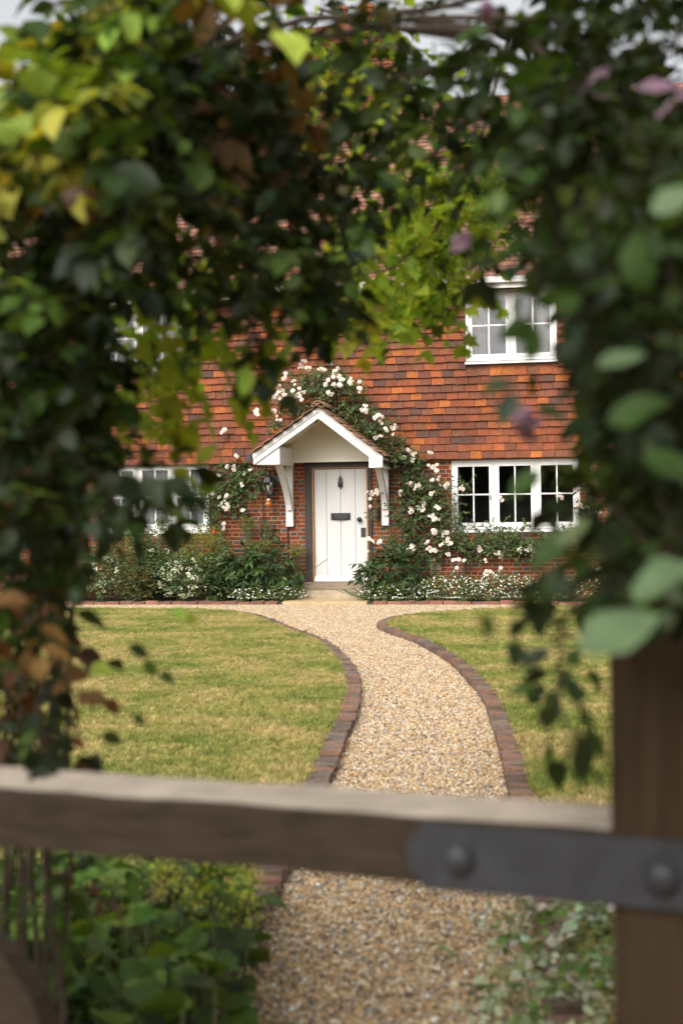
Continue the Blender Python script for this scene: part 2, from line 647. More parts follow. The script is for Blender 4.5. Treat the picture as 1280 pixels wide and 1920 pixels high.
def spline(pts, step):
    """Catmull-Rom through 2-D points, resampled at even steps."""
    P = np.array(pts, float)
    P = np.vstack([2 * P[0] - P[1], P, 2 * P[-1] - P[-2]])
    out = []
    for i in range(1, len(P) - 2):
        for t in np.linspace(0, 1, 40, endpoint=False):
            a, b_, c_, d_ = P[i - 1], P[i], P[i + 1], P[i + 2]
            out.append(0.5 * (2 * b_ + (c_ - a) * t + (2 * a - 5 * b_ + 4 * c_ - d_) * t * t + (3 * b_ - a - 3 * c_ + d_) * t ** 3))
    out.append(P[-2])
    out = np.array(out)
    s = np.r_[0, np.cumsum(np.linalg.norm(np.diff(out, axis=0), axis=1))]
    q = np.arange(0, s[-1], step)
    return np.stack([np.interp(q, s, out[:, 0]), np.interp(q, s, out[:, 1])], 1)


ground = tag(sheet('ground', [(-300, -300), (300, -300), (300, 300), (-300, 300)], -0.03, M_SOIL), kind='structure')

EDGE_H = 0.055
left_px = [(20, 1146), (120, 1147), (240, 1147), (350, 1148), (420, 1150), (470, 1156), (510, 1168), (548, 1184), (610, 1208), (645, 1236),
           (667, 1264), (675, 1301), (668, 1346), (648, 1395), (625, 1461), (585, 1545), (540, 1640), (492, 1740), (442, 1830), (400, 1905), (350, 2000)]
right_px = [(1240, 1142), (1035, 1143), (930, 1147), (863, 1151), (790, 1156), (740, 1163), (713, 1171), (708, 1180), (735, 1192), (781, 1209), (838, 1243), (879, 1284),
            (906, 1321), (920, 1362), (937, 1420), (953, 1494), (970, 1570), (990, 1690), (1008, 1800), (1022, 1910), (1030, 2000)]
PL = spline([on_ground(x, y)[:2] for x, y in left_px], 0.082)
PR = spline([on_ground(x, y)[:2] for x, y in right_px], 0.082)


def offset(P, d):
    t = np.gradient(P, axis=0)
    t /= np.linalg.norm(t, axis=1, keepdims=True)
    return P + d * np.stack([-t[:, 1], t[:, 0]], 1)


BW = 0.125
# the left lawn lies on the right-hand side of its edge as walked from the house, the right lawn on the left-hand side
PLo = offset(PL, -BW)
PRo = offset(PR, BW)
BEDY = on_ground(700, 1134)[1]
bed_edge_y = BEDY
gx0, gx1, gy0 = -14.0, 11.0, CAM[1] - 4
path_sheet = tag(sheet('gravel_path', [(gx0, gy0), (gx1, gy0), (gx1, bed_edge_y), (gx0, bed_edge_y)], 0.0, M_GRAVEL), kind='structure')
polyL = ccw([tuple(p) for p in PLo[::3]] + [(PLo[-1][0] - 2.0, PLo[-1][1]), (-14.0, PLo[-1][1] + 3), (-14.0, PLo[0][1])])
polyR = ccw([tuple(p) for p in PRo[::3]] + [(PRo[-1][0] + 3.0, PRo[-1][1]), (11.0, PRo[-1][1] + 3), (11.0, PRo[0][1])])
lawnL = tag(sheet('lawn', polyL, 0.05, M_LAWN, 0.08), kind='structure')
lawnR = tag(sheet('lawn', polyR, 0.05, M_LAWN, 0.08), kind='structure')
bed = tag(sheet('flower_bed_soil', [(-12, bed_edge_y), (9, bed_edge_y), (9, 0), (-12, 0)], 0.035, M_SOIL, 0.06), kind='structure')


def box_variant(name, sx, sy, sz, mat, tint, jit):
    V = []
    for z in (-sz / 2, sz / 2):
        for (a, b_) in ((-1, -1), (1, -1), (1, 1), (-1, 1)):
            V.append((a * sx / 2 + rng.normal(0, jit), b_ * sy / 2 + rng.normal(0, jit), z + rng.normal(0, jit)))
    F = [(0, 3, 2, 1), (4, 5, 6, 7), (0, 1, 5, 4), (1, 2, 6, 5), (2, 3, 7, 6), (3, 0, 4, 7)]
    return raw_mesh(name, V, F, mat, tint)


edge_cols = [(0.19, 0.115, 0.08), (0.15, 0.10, 0.075), (0.22, 0.15, 0.11), (0.13, 0.095, 0.08), (0.24, 0.13, 0.085), (0.17, 0.13, 0.105)]
EDGE_V = [box_variant('edging_brick', BW, 0.072, 0.13, M_EDGE, np.array(edge_cols[k % 6]) * rng.uniform(0.85, 1.2), 0.006) for k in range(12)]
for P, sgn, lab in ((PL, -1, 'curved edging of weathered bricks along the lawn left of the gravel path'),
                    (PR, 1, 'curved edging of weathered bricks along the lawn right of the gravel path')):
    e = thing('brick_edging', lab, 'edging', (P[len(P) // 2][0], P[len(P) // 2][1], 0), 'brick edgings of the garden path')
    mid = offset(P, sgn * BW / 2)
    t = np.gradient(P, axis=0)
    specs = []
    for i in range(len(mid)):
        a = math.atan2(t[i][1], t[i][0]) - math.pi / 2
        M = compose((mid[i][0], mid[i][1], EDGE_H - 0.065 + rng.normal(0, 0.006)), (rng.normal(0, 0.04), rng.normal(0, 0.03), a + rng.normal(0, 0.05)))
        specs.append((M, int(rng.integers(12))))
    field(specs, EDGE_V, 'brick', 'brick_row', e, lambda v: (v - Vector(CAM)).length if pix(np.array(v))[1] < 1950 else 99)
e = thing('brick_edging', 'straight row of red bricks bordering the flower bed under the cottage wall', 'edging', (0, bed_edge_y, 0), 'brick edgings of the garden path')
BED_V = [box_variant('bed_brick', 0.215, 0.1, 0.11, M_EDGE, np.array([(0.25, 0.11, 0.07), (0.2, 0.1, 0.07), (0.28, 0.14, 0.09)][k % 3]), 0.006) for k in range(6)]
for i in range(64):
    x = -7.2 + i * 0.225
    if -0.72 < x < 0.75:
        continue
    inst('brick', BED_V[int(rng.integers(6))], e, compose((x, bed_edge_y + rng.normal(0, 0.01), 0.0 + rng.normal(0, 0.006)), (0, 0, rng.normal(0, 0.03))))


# ---- scatter (grass tufts, pebbles)
def scatter(host, sources, density, smin, smax, tilt, seed, name):
    c = bpy.data.collections.new(name + '_sources')
    for s in sources:
        c.objects.link(s)
    ng = bpy.data.node_groups.new(name, 'GeometryNodeTree')
    ng.interface.new_socket('Geometry', in_out='INPUT', socket_type='NodeSocketGeometry')
    ng.interface.new_socket('Geometry', in_out='OUTPUT', socket_type='NodeSocketGeometry')
    N, Lk = ng.nodes, ng.links
    gi, go = N.new('NodeGroupInput'), N.new('NodeGroupOutput')
    d = N.new('GeometryNodeDistributePointsOnFaces')
    d.inputs['Density'].default_value = density
    d.inputs['Seed'].default_value = seed
    ci = N.new('GeometryNodeCollectionInfo')
    ci.inputs['Collection'].default_value = c
    ci.inputs['Separate Children'].default_value = True
    ci.inputs['Reset Children'].default_value = True
    ip = N.new('GeometryNodeInstanceOnPoints')
    ip.inputs['Pick Instance'].default_value = True
    rs = N.new('FunctionNodeRandomValue'); rs.data_type = 'FLOAT'
    rs.inputs[2].default_value = smin; rs.inputs[3].default_value = smax
    rr = N.new('FunctionNodeRandomValue'); rr.data_type = 'FLOAT_VECTOR'
    rr.inputs[0].default_value = (-tilt, -tilt, 0); rr.inputs[1].default_value = (tilt, tilt, 6.283)
    Lk.new(gi.outputs[0], d.inputs[0])
    Lk.new(d.outputs[0], ip.inputs['Points'])
    Lk.new(ci.outputs[0], ip.inputs['Instance'])
    Lk.new(rr.outputs[0], ip.inputs['Rotation'])
    Lk.new(rs.outputs[1], ip.inputs['Scale'])
    Lk.new(ip.outputs[0], go.inputs[0])
    md = host.modifiers.new('scatter', 'NODES')
    md.node_group = ng


def tuft(k):
    V, F = [], []
    for j in range(16):
        a = rng.uniform(0, 6.28)
        r = rng.uniform(0, 0.03)
        h = rng.uniform(0.013, 0.033)
        w = rng.uniform(0.0015, 0.003)
        lean = rng.normal(0, 0.5, 2) * h
        bx, by = r * math.cos(a), r * math.sin(a)
        q = rng.uniform(0, 6.28)
        dx, dy = w * math.cos(q), w * math.sin(q)
        n = len(V)
        V += [(bx - dx, by - dy, 0), (bx + dx, by + dy, 0), (bx + dx * .7 + lean[0] * .4, by + dy * .7 + lean[1] * .4, h * .6), (bx - dx * .7 + lean[0] * .4, by - dy * .7 + lean[1] * .4, h * .6), (bx + lean[0], by + lean[1], h)]
        F += [(n, n + 1, n + 2, n + 3), (n + 3, n + 2, n + 4)]
    return bpy.data.objects.new('grass_tuft', raw_mesh('grass_tuft', V, F, M_GRASS))


def pebble(k):
    import bmesh
    bm = bmesh.new()
    bmesh.ops.create_icosphere(bm, subdivisions=1, radius=0.5)
    sc = np.array([1.0, rng.uniform(0.6, 0.95), rng.uniform(0.4, 0.7)])
    for v in bm.verts:
        f = rng.uniform(0.8, 1.15)
        v.co = Vector(np.array(v.co) * sc * f)
    me = bpy.data.meshes.new('pebble')
    bm.to_mesh(me)
    bm.free()
    me.materials.append(M_PEBBLE)
    me.polygons.foreach_set('use_smooth', [True] * len(me.polygons))
    return bpy.data.objects.new('pebble', me)


def clip_poly(poly, ymin=None, xmin=None, xmax=None):
    def clip(pl, f):
        out = []
        for i in range(len(pl)):
            a, b_ = pl[i - 1], pl[i]
            fa, fb = f(a), f(b_)
            if (fa >= 0) != (fb >= 0):
                t = fa / (fa - fb)
                out.append((a[0] + (b_[0] - a[0]) * t, a[1] + (b_[1] - a[1]) * t))
            if fb >= 0:
                out.append(b_)
        return out
    if ymin is not None:
        poly = clip(poly, lambda p: p[1] - ymin)
    if xmin is not None:
        poly = clip(poly, lambda p: p[0] - xmin)
    if xmax is not None:
        poly = clip(poly, lambda p: xmax - p[0])
    return poly


tufts = [tuft(k) for k in range(5)]
for poly, lab, sd in ((clip_poly(polyL, xmin=-8.5), 'short dry patchy grass of the lawn left of the path', 1), (clip_poly(polyR, xmax=7.0), 'short dry patchy grass of the lawn right of the path', 2)):
    g = sheet('grass', poly, 0.052, M_LAWN)
    tag(g, lab, 'grass', kind='stuff')
    scatter(g, tufts, 1500, 0.55, 1.25, 0.25, sd, 'grass')
pebs = [pebble(k) for k in range(8)]
gpoly = [tuple(p) for p in PL[::3]] + [tuple(p) for p in PR[::-3]] + [(PR[0][0], bed_edge_y - 0.06), (PL[0][0], bed_edge_y - 0.06)]
gp = sheet('gravel', ccw(gpoly), 0.004, M_GRAVEL)
tag(gp, 'honey and grey gravel covering the winding garden path', 'gravel', kind='stuff')
scatter(gp, pebs, 4800, 0.008, 0.022, 0.5, 3, 'gravel')

# ------------------------------------------------------------------ cottage
cot = thing('cottage', 'old cottage with orange tile-hung upper wall, brick ground floor and white gabled porch', 'house', (0, 3, 0))
WX0, WX1 = -10.5, 8.5
Z_BRICK = on_wall(640, 861, 0)[2]
Z_EAVE = 5.45


def rect(xl, xr, yt, yb):
    xm, ym = (xl + xr) / 2, (yt + yb) / 2
    return [on_wall(xl, ym)[0], on_wall(xr, ym)[0], on_wall(xm, yb)[2], on_wall(xm, yt)[2]]


R_UR = rect(873.5, 1043, 543.5, 681.5)
R_UL = rect(176, 353, 571, 705)
R_LR = rect(846, 1086, 861, 997)
R_LL = rect(192, 392, 866, 1000)
R_DOOR = rect(572, 698, 866, 1092)
R_DOOR[2] = 0.0
R_LR[3] = min(R_LR[3], Z_BRICK - 0.02)
R_LL[3] = min(R_LL[3], Z_BRICK - 0.02)


def wall_with_holes(x0, x1, z0, z1, holes, y0, y1):
    mb = MB()
    xs = sorted(set([x0, x1] + [h[0] for h in holes] + [h[1] for h in holes]))
    for a, b_ in zip(xs[:-1], xs[1:]):
        hs = sorted([h for h in holes if h[0] < (a + b_) / 2 < h[1]], key=lambda h: h[2])
        z = z0
        for h in hs:
            if h[2] > z + 1e-4:
                mb.box((a, y0, z), (b_, y1, h[2]))
            z = h[3]
        if z < z1 - 1e-4:
            mb.box((a, y0, z), (b_, y1, z1))
    return mb


wall = wall_with_holes(WX0, WX1, -0.03, Z_BRICK, [R_LR, R_LL, R_DOOR], 0.004, 0.3).build('brick_wall', M_MORTAR, cot)
upper = wall_with_holes(WX0, WX1, Z_BRICK, Z_EAVE, [R_UR, R_UL], -0.03, 0.3).build('tile_hanging', M_ROOM, cot)
mb = MB()
mb.box((WX0, 6.0, 0), (WX1, 6.25, Z_EAVE)).box((WX0, 0.3, 0), (WX0 + 0.25, 6.0, Z_EAVE)).box((WX1 - 0.25, 0.3, 0), (WX1, 6.0, Z_EAVE))
mb.box((WX0 + 0.25, 0.3, 2.5), (WX1 - 0.25, 6.0, 2.65)).box((WX0 + 0.25, 3.0, 0.0), (WX1 - 0.25, 3.1, 2.5)).box((WX0 + 0.25, 3.0, 2.65), (WX1 - 0.25, 3.1, Z_EAVE))
mb.box((WX0 + 0.25, 0.3, Z_EAVE - 0.05), (WX1 - 0.25, 6.0, Z_EAVE))
for xx in (-1.2, 1.2):
    mb.box((xx - 0.05, 0.3, 0.0), (xx + 0.05, 3.0, 2.5))
mb.build('inner_wall', M_ROOM, cot)

# bricks: Flemish bond with grey burnt headers
CH = 0.0685
BRL, BRH, JT = 0.214, 0.101, 0.014
red = [(0.21, 0.05, 0.02), (0.17, 0.04, 0.018), (0.25, 0.066, 0.025), (0.19, 0.048, 0.025), (0.15, 0.04, 0.02), (0.22, 0.06, 0.028)]
grey = [(0.075, 0.068, 0.068), (0.062, 0.058, 0.06), (0.1, 0.075, 0.065)]
ST = [box_variant('brick', BRL, 0.02, CH - JT, M_BRICK, np.array(red[k % 6]) * rng.uniform(0.85, 1.2), 0.0012) for k in range(14)]
HD = [box_variant('brick', BRH, 0.02, CH - JT, M_BRICK, np.array(grey[k % 3]) * rng.uniform(0.8, 1.2), 0.0012) for k in range(6)] + \
     [box_variant('brick', BRH, 0.02, CH - JT, M_BRICK, np.array(red[k % 6]) * rng.uniform(0.85, 1.15), 0.0012) for k in range(3)]
BR = ST + HD
specs = []
nb = 0
for c in range(int(Z_BRICK / CH)):
    z = (c + 0.5) * CH
    x = WX0 + (0.0 if c % 2 else (BRL + JT) / 2 + (BRH + JT) / 2) + rng.normal(0, 0.01)
    k = 0
    while x < WX1:
        L = BRL if k % 2 == 0 else BRH
        a, b_ = x, x + L
        x = b_ + JT
        k += 1
        cut = False
        for h in (R_LR, R_LL, R_DOOR):
            if z + CH / 2 > h[2] + 0.02 and z - CH / 2 < h[3] - 0.02:
                if a < h[1] and b_ > h[0]:
                    if a < h[0]:
                        b_ = h[0] - 0.002
                    elif b_ > h[1]:
                        a = h[1] + 0.002
                    else:
                        cut = True
        if cut or b_ - a < 0.03:
            continue
        if k % 2 == 1:
            vi = int(rng.integers(14))
        else:
            vi = 14 + (int(rng.integers(6)) if rng.random() < 0.72 else 6 + int(rng.integers(3)))
        specs.append((compose(((a + b_) / 2, 0.008 + rng.normal(0, 0.001), z + rng.normal(0, 0.0012)), (0, 0, 0), ((b_ - a) / L, 1, 1)), vi))


def brick_score(v):
    x, y, d = pix(np.array(v))
    s = 0 if (395 < x < 572 and 864 < y < 1045) or (698 < x < 735 and 864 < y < 1030) else 500
    if s and 860 < x < 1010 and 1000 < y < 1085:
        s = 100
    return s + abs(x - 560) * 0.1


field(specs, BR, 'brick', 'brick_courses', wall, brick_score)

# hung tiles
TW, TG = 0.202, 0.1245
TT_ = 0.165


def tile_variant(name, mat, tint, w=TW - 0.005, h=TT_, th=0.02, lift=0.046):
    """front view: x across, z up from the lower edge, bottom edge proud towards -y"""
    V = []
    cam_ = rng.uniform(0.0, 0.006)
    sk = rng.normal(0, 0.002)
    for (t, z) in ((0, 0.0), (1, h)):
        for (u, bow) in ((-0.5, 0.0), (0.0, 1.0), (0.5, 0.0)):
            zz = z + (rng.normal(0, 0.0015) + sk * u * 2 if t == 0 else 0)
            yb = -lift * (1 - t) - cam_ * bow * (1 - t)
            V.append((u * w, yb - th, zz))
            V.append((u * w, yb, zz))
    F = [(0, 2, 8, 6), (2, 4, 10, 8), (3, 1, 7, 9), (5, 3, 9, 11), (1, 3, 2, 0), (3, 5, 4, 2), (6, 8, 9, 7), (8, 10, 11, 9), (0, 6, 7, 1), (4, 5, 11, 10)]
    return raw_mesh(name, V, F, mat, tint)


tcols = [(0.185, 0.054, 0.024)] * 5 + [(0.235, 0.064, 0.024)] * 4 + [(0.32, 0.083, 0.024)] * 3 + [(0.145, 0.048, 0.028)] * 5 + [(0.165, 0.066, 0.036)] * 4 + [(0.115, 0.044, 0.03)] * 3 + [(0.058, 0.04, 0.036)] * 2 + [(0.39, 0.118, 0.028)] * 2
TMEAN = np.array((0.2, 0.066, 0.03))
TV = [tile_variant('tile', M_TILE, (np.array(tcols[k % len(tcols)]) * 0.72 + TMEAN * 0.28) * rng.uniform(0.88, 1.12)) for k in range(len(tcols) * 2)]
specs = []
nrow = int((Z_EAVE - Z_BRICK) / TG) + 1
for r in range(nrow):
    z = Z_BRICK - 0.035 + r * TG
    kick = max(0, 3 - r) * 0.014
    x = WX0 + (TW / 2 if r % 2 else 0) + rng.normal(0, 0.012)
    while x < WX1:
        w = TW * rng.uniform(0.94, 1.07)
        a, b_ = x, x + w
        x = b_
        cut = False
        for h in (R_UR, R_UL):
            if z + TG * 0.9 > h[2] - 0.03 and z < h[3] - 0.02:
                if a < h[1] + 0.005 and b_ > h[0] - 0.005:
                    if a < h[0] - 0.02:
                        b_ = h[0] - 0.005
                    elif b_ > h[1] + 0.02:
                        a = h[1] + 0.005
                    else:
                        cut = True
        if cut or b_ - a < 0.04:
            continue
        sc = (b_ - a) / TW
        specs.append((compose(((a + b_) / 2, -0.034 - kick + rng.normal(0, 0.0025), z + rng.normal(0, 0.003)), (rng.normal(0, 0.015), rng.normal(0, 0.014), rng.normal(0, 0.012)), (sc, 1, 1)), int(rng.integers(len(TV)))))


def tile_score(v):
    x, y, d = pix(np.array(v))
    s = 0 if (690 < x < 870 and 545 < y < 865) else 200
    if 870 < x < 1090 and 690 < y < 860:
        s = 20
    return s + math.hypot(x - 720, (y - 740))* 0.4


field(specs, TV, 'tile', 'tile_courses', upper, tile_score)

# main roof
YE, ZE, YR, ZR = -0.38, 5.32, 3.3, 9.35
slope = math.atan2(ZR - ZE, YR - YE)
roof = MB().prism([(YE, ZE), (YR, ZR), (6.7, ZE), (6.7, ZE - 0.1), (YR, ZR - 0.12), (YE, ZE - 0.1)], 'x', WX0 - 0.3, WX1 + 0.3).build('roof', M_ROOFTILE, cot, (0.25, 0.12, 0.08))
rcols = [(0.30, 0.13, 0.085), (0.26, 0.12, 0.085), (0.35, 0.16, 0.1), (0.21, 0.11, 0.085), (0.33, 0.17, 0.12), (0.18, 0.1, 0.08)]
RV = [tile_variant('tile', M_ROOFTILE, np.array(rcols[k % 6]) * rng.uniform(0.85, 1.2), w=0.2, h=0.17, lift=0.02) for k in range(12)]
specs = []
LS = math.hypot(YR - YE, ZR - ZE)
for r in range(int(LS / 0.125)):
    s = r * 0.125 - 0.03
    x = WX0 - 0.3 + (0.1 if r % 2 else 0)
    while x < WX1 + 0.3:
        specs.append((compose((x, YE + s * math.cos(slope) - 0.006, ZE + s * math.sin(slope) + 0.006), (-(math.pi / 2 - slope) + rng.normal(0, 0.012), rng.normal(0, 0.012), 0)), int(rng.integers(12))))
        x += 0.205


def roof_score(v):
    x, y, d = pix(np.array(v))
    return abs(x - 860) + abs(y - 330) * 1.5


field(specs, RV, 'tile', 'roof_tile_courses', roof, roof_score, 120)
MB().box((WX0 - 0.3, YE - 0.1, ZE - 0.11), (WX1 + 0.3, YE - 0.02, ZE - 0.01)).box((WX0 - 0.3, YE - 0.02, ZE - 0.19), (WX1 + 0.3, YE + 0.02, ZE - 0.105)).build('gutter', M_WHITE, cot)

# chimney
cl, cr_ = on_wall(566, 130, YR)[0], on_wall(743, 130, YR)[0]
ctop = on_wall(655, 62, YR)[2]
chm = MB().box((cl + 0.012, YR - 0.45, ZR - 0.9), (cr_ - 0.012, YR + 0.45, ctop - 0.2)).build('chimney', M_MORTAR, cot)
MB().box((cl - 0.05, YR - 0.51, ctop - 0.2), (cr_ + 0.05, YR + 0.51, ctop - 0.075)).box((cl - 0.02, YR - 0.48, ctop - 0.075), (cr_ + 0.02, YR + 0.48, ctop)).build('chimney_cap', M_BRICK, chm, (0.26, 0.1, 0.055))
specs = []
for c in range(int((ctop - 0.2 - (ZR - 0.85)) / 0.075)):
    z = ZR - 0.85 + c * 0.075 + 0.037
    x = cl + (0.0 if c % 2 else -0.11)
    while x < cr_ - 0.02:
        a, b_ = max(x, cl), min(x + BRL, cr_)
        if b_ - a > 0.03:
            specs.append((compose(((a + b_) / 2, YR - 0.452, z), (0, 0, 0), ((b_ - a) / BRL, 1, 1)), int(rng.integers(14))))
        x += BRL + JT
field(specs, ST, 'brick', 'chimney_brick_courses', chm, lambda v: abs(pix(np.array(v))[0] - 700), 60)
for xp in (640, 690):
    p = on_wall(xp, 50, YR)
    MB().lathe((p[0], YR, ctop), [(0.16, 0), (0.15, 0.08), (0.125, 0.12), (0.11, 0.42), (0.14, 0.44), (0.14, 0.5), (0.1, 0.5)], 14).build('chimney_pot', M_TERRA, chm, smooth=False)


# ---- windows
def window(R, ncase, yf, label, curtain=None, mull=0.075):
    x0, x1, z0, z1 = R
    w = MB()
    fw, dep = 0.062, 0.1
    w.box((x0, yf, z0 + 0.05), (x0 + fw, yf + dep, z1)).box((x1 - fw, yf, z0 + 0.05), (x1, yf + dep, z1))
    w.box((x0 + fw, yf, z1 - fw), (x1 - fw, yf + dep, z1)).box((x0 + fw, yf, z0 + 0.05), (x1 - fw, yf + dep, z0 + 0.05 + fw))
    inner0, inner1 = x0 + fw, x1 - fw
    cw = (inner1 - inner0 - mull * (ncase - 1)) / ncase
    for k in range(1, ncase):
        a = inner0 + k * cw + (k - 1) * mull
        w.box((a, yf, z0 + 0.05 + fw), (a + mull, yf + dep, z1 - fw))
    wo = w.build('window', M_WHITE, cot)
    wo['label'] = label
    MB().prism([(yf + dep, z0), (yf - 0.07, z0 - 0.005), (yf - 0.07, z0 + 0.03), (yf + dep, z0 + 0.05)], 'x', x0 - 0.015, x1 + 0.015).build('sill', M_WHITE, wo)
    za, zb = z0 + 0.05 + fw, z1 - fw
    sw = 0.046
    for k in range(ncase):
        a = inner0 + k * (cw + mull)
        b_ = a + cw
        y0, y1 = yf - 0.012, yf + 0.035
        m = MB()
        m.box((a - 0.008, y0, za - 0.008), (a + sw, y1, zb + 0.008)).box((b_ - sw, y0, za - 0.008), (b_ + 0.008, y1, zb + 0.008))
        m.box((a + sw, y0, za - 0.008), (b_ - sw, y1, za + sw)).box((a + sw, y0, zb - sw), (b_ - sw, y1, zb + 0.008))
        m.build('casement_frame', M_WHITE, wo)
        gm, hm = (a + b_) / 2, (za + zb) / 2
        g = 0.012
        MB().box((gm - g, y0 + 0.006, za + sw), (gm + g, y1, zb - sw)).build('glazing_bar', M_WHITE, wo)
        MB().box((a + sw, y0 + 0.008, hm - g), (gm - g, y1 - 0.002, hm + g)).build('glazing_bar', M_WHITE, wo)
        MB().box((gm + g, y0 + 0.008, hm - g), (b_ - sw, y1 - 0.002, hm + g)).build('glazing_bar', M_WHITE, wo)
        for (pa, pb) in ((a + sw, gm - g), (gm + g, b_ - sw)):
            for (qa, qb) in ((za + sw, hm - g), (hm + g, zb - sw)):
                t1, t2 = rng.normal(0, 0.0025, 2)
                yy = (y0 + y1) / 2
                MB().add([(pa, yy + t1, qa), (pb, yy - t1 + t2, qa), (pb, yy - t1, qb), (pa, yy + t1 - t2, qb)], [(0, 1, 2), (0, 2, 3)]).build('pane', M_GLASS, wo)
        if k == 0 and ncase == 3:
            MB().tube([(b_ - sw / 2, y0 - 0.015, hm - 0.1), (b_ - sw / 2, y0 - 0.03, hm - 0.05), (b_ - sw / 2, y0 - 0.012, hm)], 0.008, 5).build('handle', M_IRON, wo)
    for (ca, cb, mt, nfold) in (curtain or []):
        V, Fc = [], []
        n = max(8, int(nfold * 8))
        for i in range(n + 1):
            t = i / n
            X = x0 + (x1 - x0) * (ca + (cb - ca) * t)
            Y = yf + dep + 0.09 + 0.028 * math.sin(t * nfold * 6.283) + 0.008 * math.sin(t * 31)
            V += [(X, Y, z0 - 0.15), (X, Y, z1 + 0.08)]
        for i in range(n):
            Fc.append((2 * i, 2 * i + 2, 2 * i + 3, 2 * i + 1))
        reg(bpy.data.objects.new('curtain', raw_mesh('curtain', V, Fc, mt, smooth=True)), wo)
    return wo


window(R_UR, 2, -0.085, 'white two-casement upper window with grey curtains above the wide lower window', [(0.04, 0.26, M_CURTAIN, 5), (0.78, 0.97, M_CURTAIN, 4)])
window(R_UL, 2, -0.085, 'white two-casement upper window with dark panes', [(0.02, 0.14, M_CURTAIN, 3)])
window(R_LR, 3, 0.02, 'wide white three-casement window with dark panes among pink roses', [(0.02, 0.06, M_CURTAIN, 1.5)])
window(R_LL, 3, 0.02, 'wide white three-casement window with white net curtains', [(0.02, 0.98, M_BLIND, 16)])
# window-seat cushion / furniture seen low behind the right window
MB().box((R_LR[0] + 0.3, 0.55, 0.0), (R_LR[1] - 0.4, 1.2, R_LR[2] + 0.14)).build('inner_seat', mat_plain('beige_upholstery', (0.4, 0.33, 0.22), 0.9, 0.2, 4, bumpy=0), cot)

# ---- door
dx0, dx1 = on_wall(588, 985)[0], on_wall(687.5, 985)[0]
dzt, dzb = on_wall(637, 878)[2], on_wall(637, 1091)[2]
fx0, fx1 = on_wall(573, 985)[0], on_wall(697.5, 985)[0]
fzt = Z_BRICK - 0.035
fr_ = MB()
fr_.box((fx0, -0.03, dzb), (dx0 - 0.025, 0.2, fzt)).box((dx1 + 0.025, -0.03, dzb), (fx1, 0.2, fzt)).box((dx0 - 0.025, -0.035, dzt + 0.025), (dx1 + 0.025, 0.2, fzt + 0.004))
dfo = fr_.build('door_frame', M_TARRED, cot)
tr_ = MB()
tr_.box((dx0 - 0.025, 0.0, dzb), (dx0 + 0.003, 0.19, dzt)).box((dx1 - 0.003, 0.0, dzb), (dx1 + 0.025, 0.19, dzt)).box((dx0 - 0.025, 0.001, dzt), (dx1 + 0.025, 0.19, dzt + 0.025))
tr_.build('oak_stop', M_OAK, dfo)
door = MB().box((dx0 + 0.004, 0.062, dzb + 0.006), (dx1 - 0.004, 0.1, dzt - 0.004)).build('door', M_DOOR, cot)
door['label'] = 'white planked front door with black iron fittings'
xs = [588, 611.5, 638, 665.5, 687.5]
xs = [on_wall(q, 985)[0] for q in xs]
xs[0] = dx0 + 0.004
xs[-1] = dx1 - 0.004
for a, b_ in zip(xs[:-1], xs[1:]):
    bv = 0.007
    MB().prism([(a + 0.0006, 0.0605), (a + bv, 0.048), (b_ - bv, 0.048), (b_ - 0.0006, 0.0605)], 'z', dzb + 0.09, dzt - 0.008).build('plank', M_DOOR, door)
MB().prism([(0.06, dzb + 0.008), (-0.005, dzb + 0.008), (-0.005, dzb + 0.035), (0.045, dzb + 0.1), (0.06, dzb + 0.1)], 'x', dx0 + 0.006, dx1 - 0.006).build('weatherboard', M_WHITE, door)


def dp(x, y):
    p = on_wall(x, y, 0.045)
    return p[0], p[2]


# letter plate
cx, cz = dp(638.5, 968.5)
lp = MB().box((cx - 0.17, 0.036, cz - 0.06), (cx + 0.17, 0.047, cz + 0.06)).box((cx - 0.135, 0.028, cz - 0.035), (cx + 0.135, 0.036, cz + 0.03)).build('letter_plate', M_IRON, door)
MB().tube([(cx - 0.125, 0.03, cz + 0.03), (cx - 0.13, 0.006, cz + 0.0), (cx - 0.1, 0.002, cz - 0.035), (cx, 0.0, cz - 0.045), (cx + 0.1, 0.002, cz - 0.035), (cx + 0.13, 0.006, cz + 0.0), (cx + 0.125, 0.03, cz + 0.03)], 0.009, 6).build('letter_plate_handle', mat_plain('worn_iron', (0.07, 0.07, 0.072), 0.35, 0.3, 20, bumpy=0.2, metallic=0.5), door)
# knocker: leaf-shaped plate, ring and ball
cx, cz = dp(638, 904.5)
prof = [(0, -0.115), (0.022, -0.075), (0.05, -0.06), (0.03, -0.035), (0.055, -0.005), (0.032, 0.02), (0.045, 0.045), (0.026, 0.06), (0.03, 0.085), (0.012, 0.095), (0, 0.13)]
poly = [(cx + a, cz + b_) for a, b_ in prof] + [(cx - a, cz + b_) for a, b_ in prof[-2:0:-1]]
MB().prism(poly, 'y', 0.034, 0.047).lathe((cx, 0.034, cz - 0.03), [(0.026, 0), (0.03, 0.012), (0.02, 0.03), (0.004, 0.036)], 10, 'y').tube([(cx - 0.03, 0.03, cz - 0.03), (cx - 0.035, 0.015, cz - 0.065), (cx, 0.01, cz - 0.09), (cx + 0.035, 0.015, cz - 0.065), (cx + 0.03, 0.03, cz - 0.03)], 0.008, 6).build('knocker', M_IRON, door)
cx, cz = dp(674.5, 974)
MB().lathe((cx, 0.047, cz), [(0.032, 0), (0.032, 0.008), (0.014, 0.012), (0.014, 0.04), (0.036, 0.05), (0.042, 0.065), (0.034, 0.082), (0.01, 0.09)], 14, 'y').build('knob', M_IRON, door, smooth=True)
cx, cz = dp(680.5, 998)
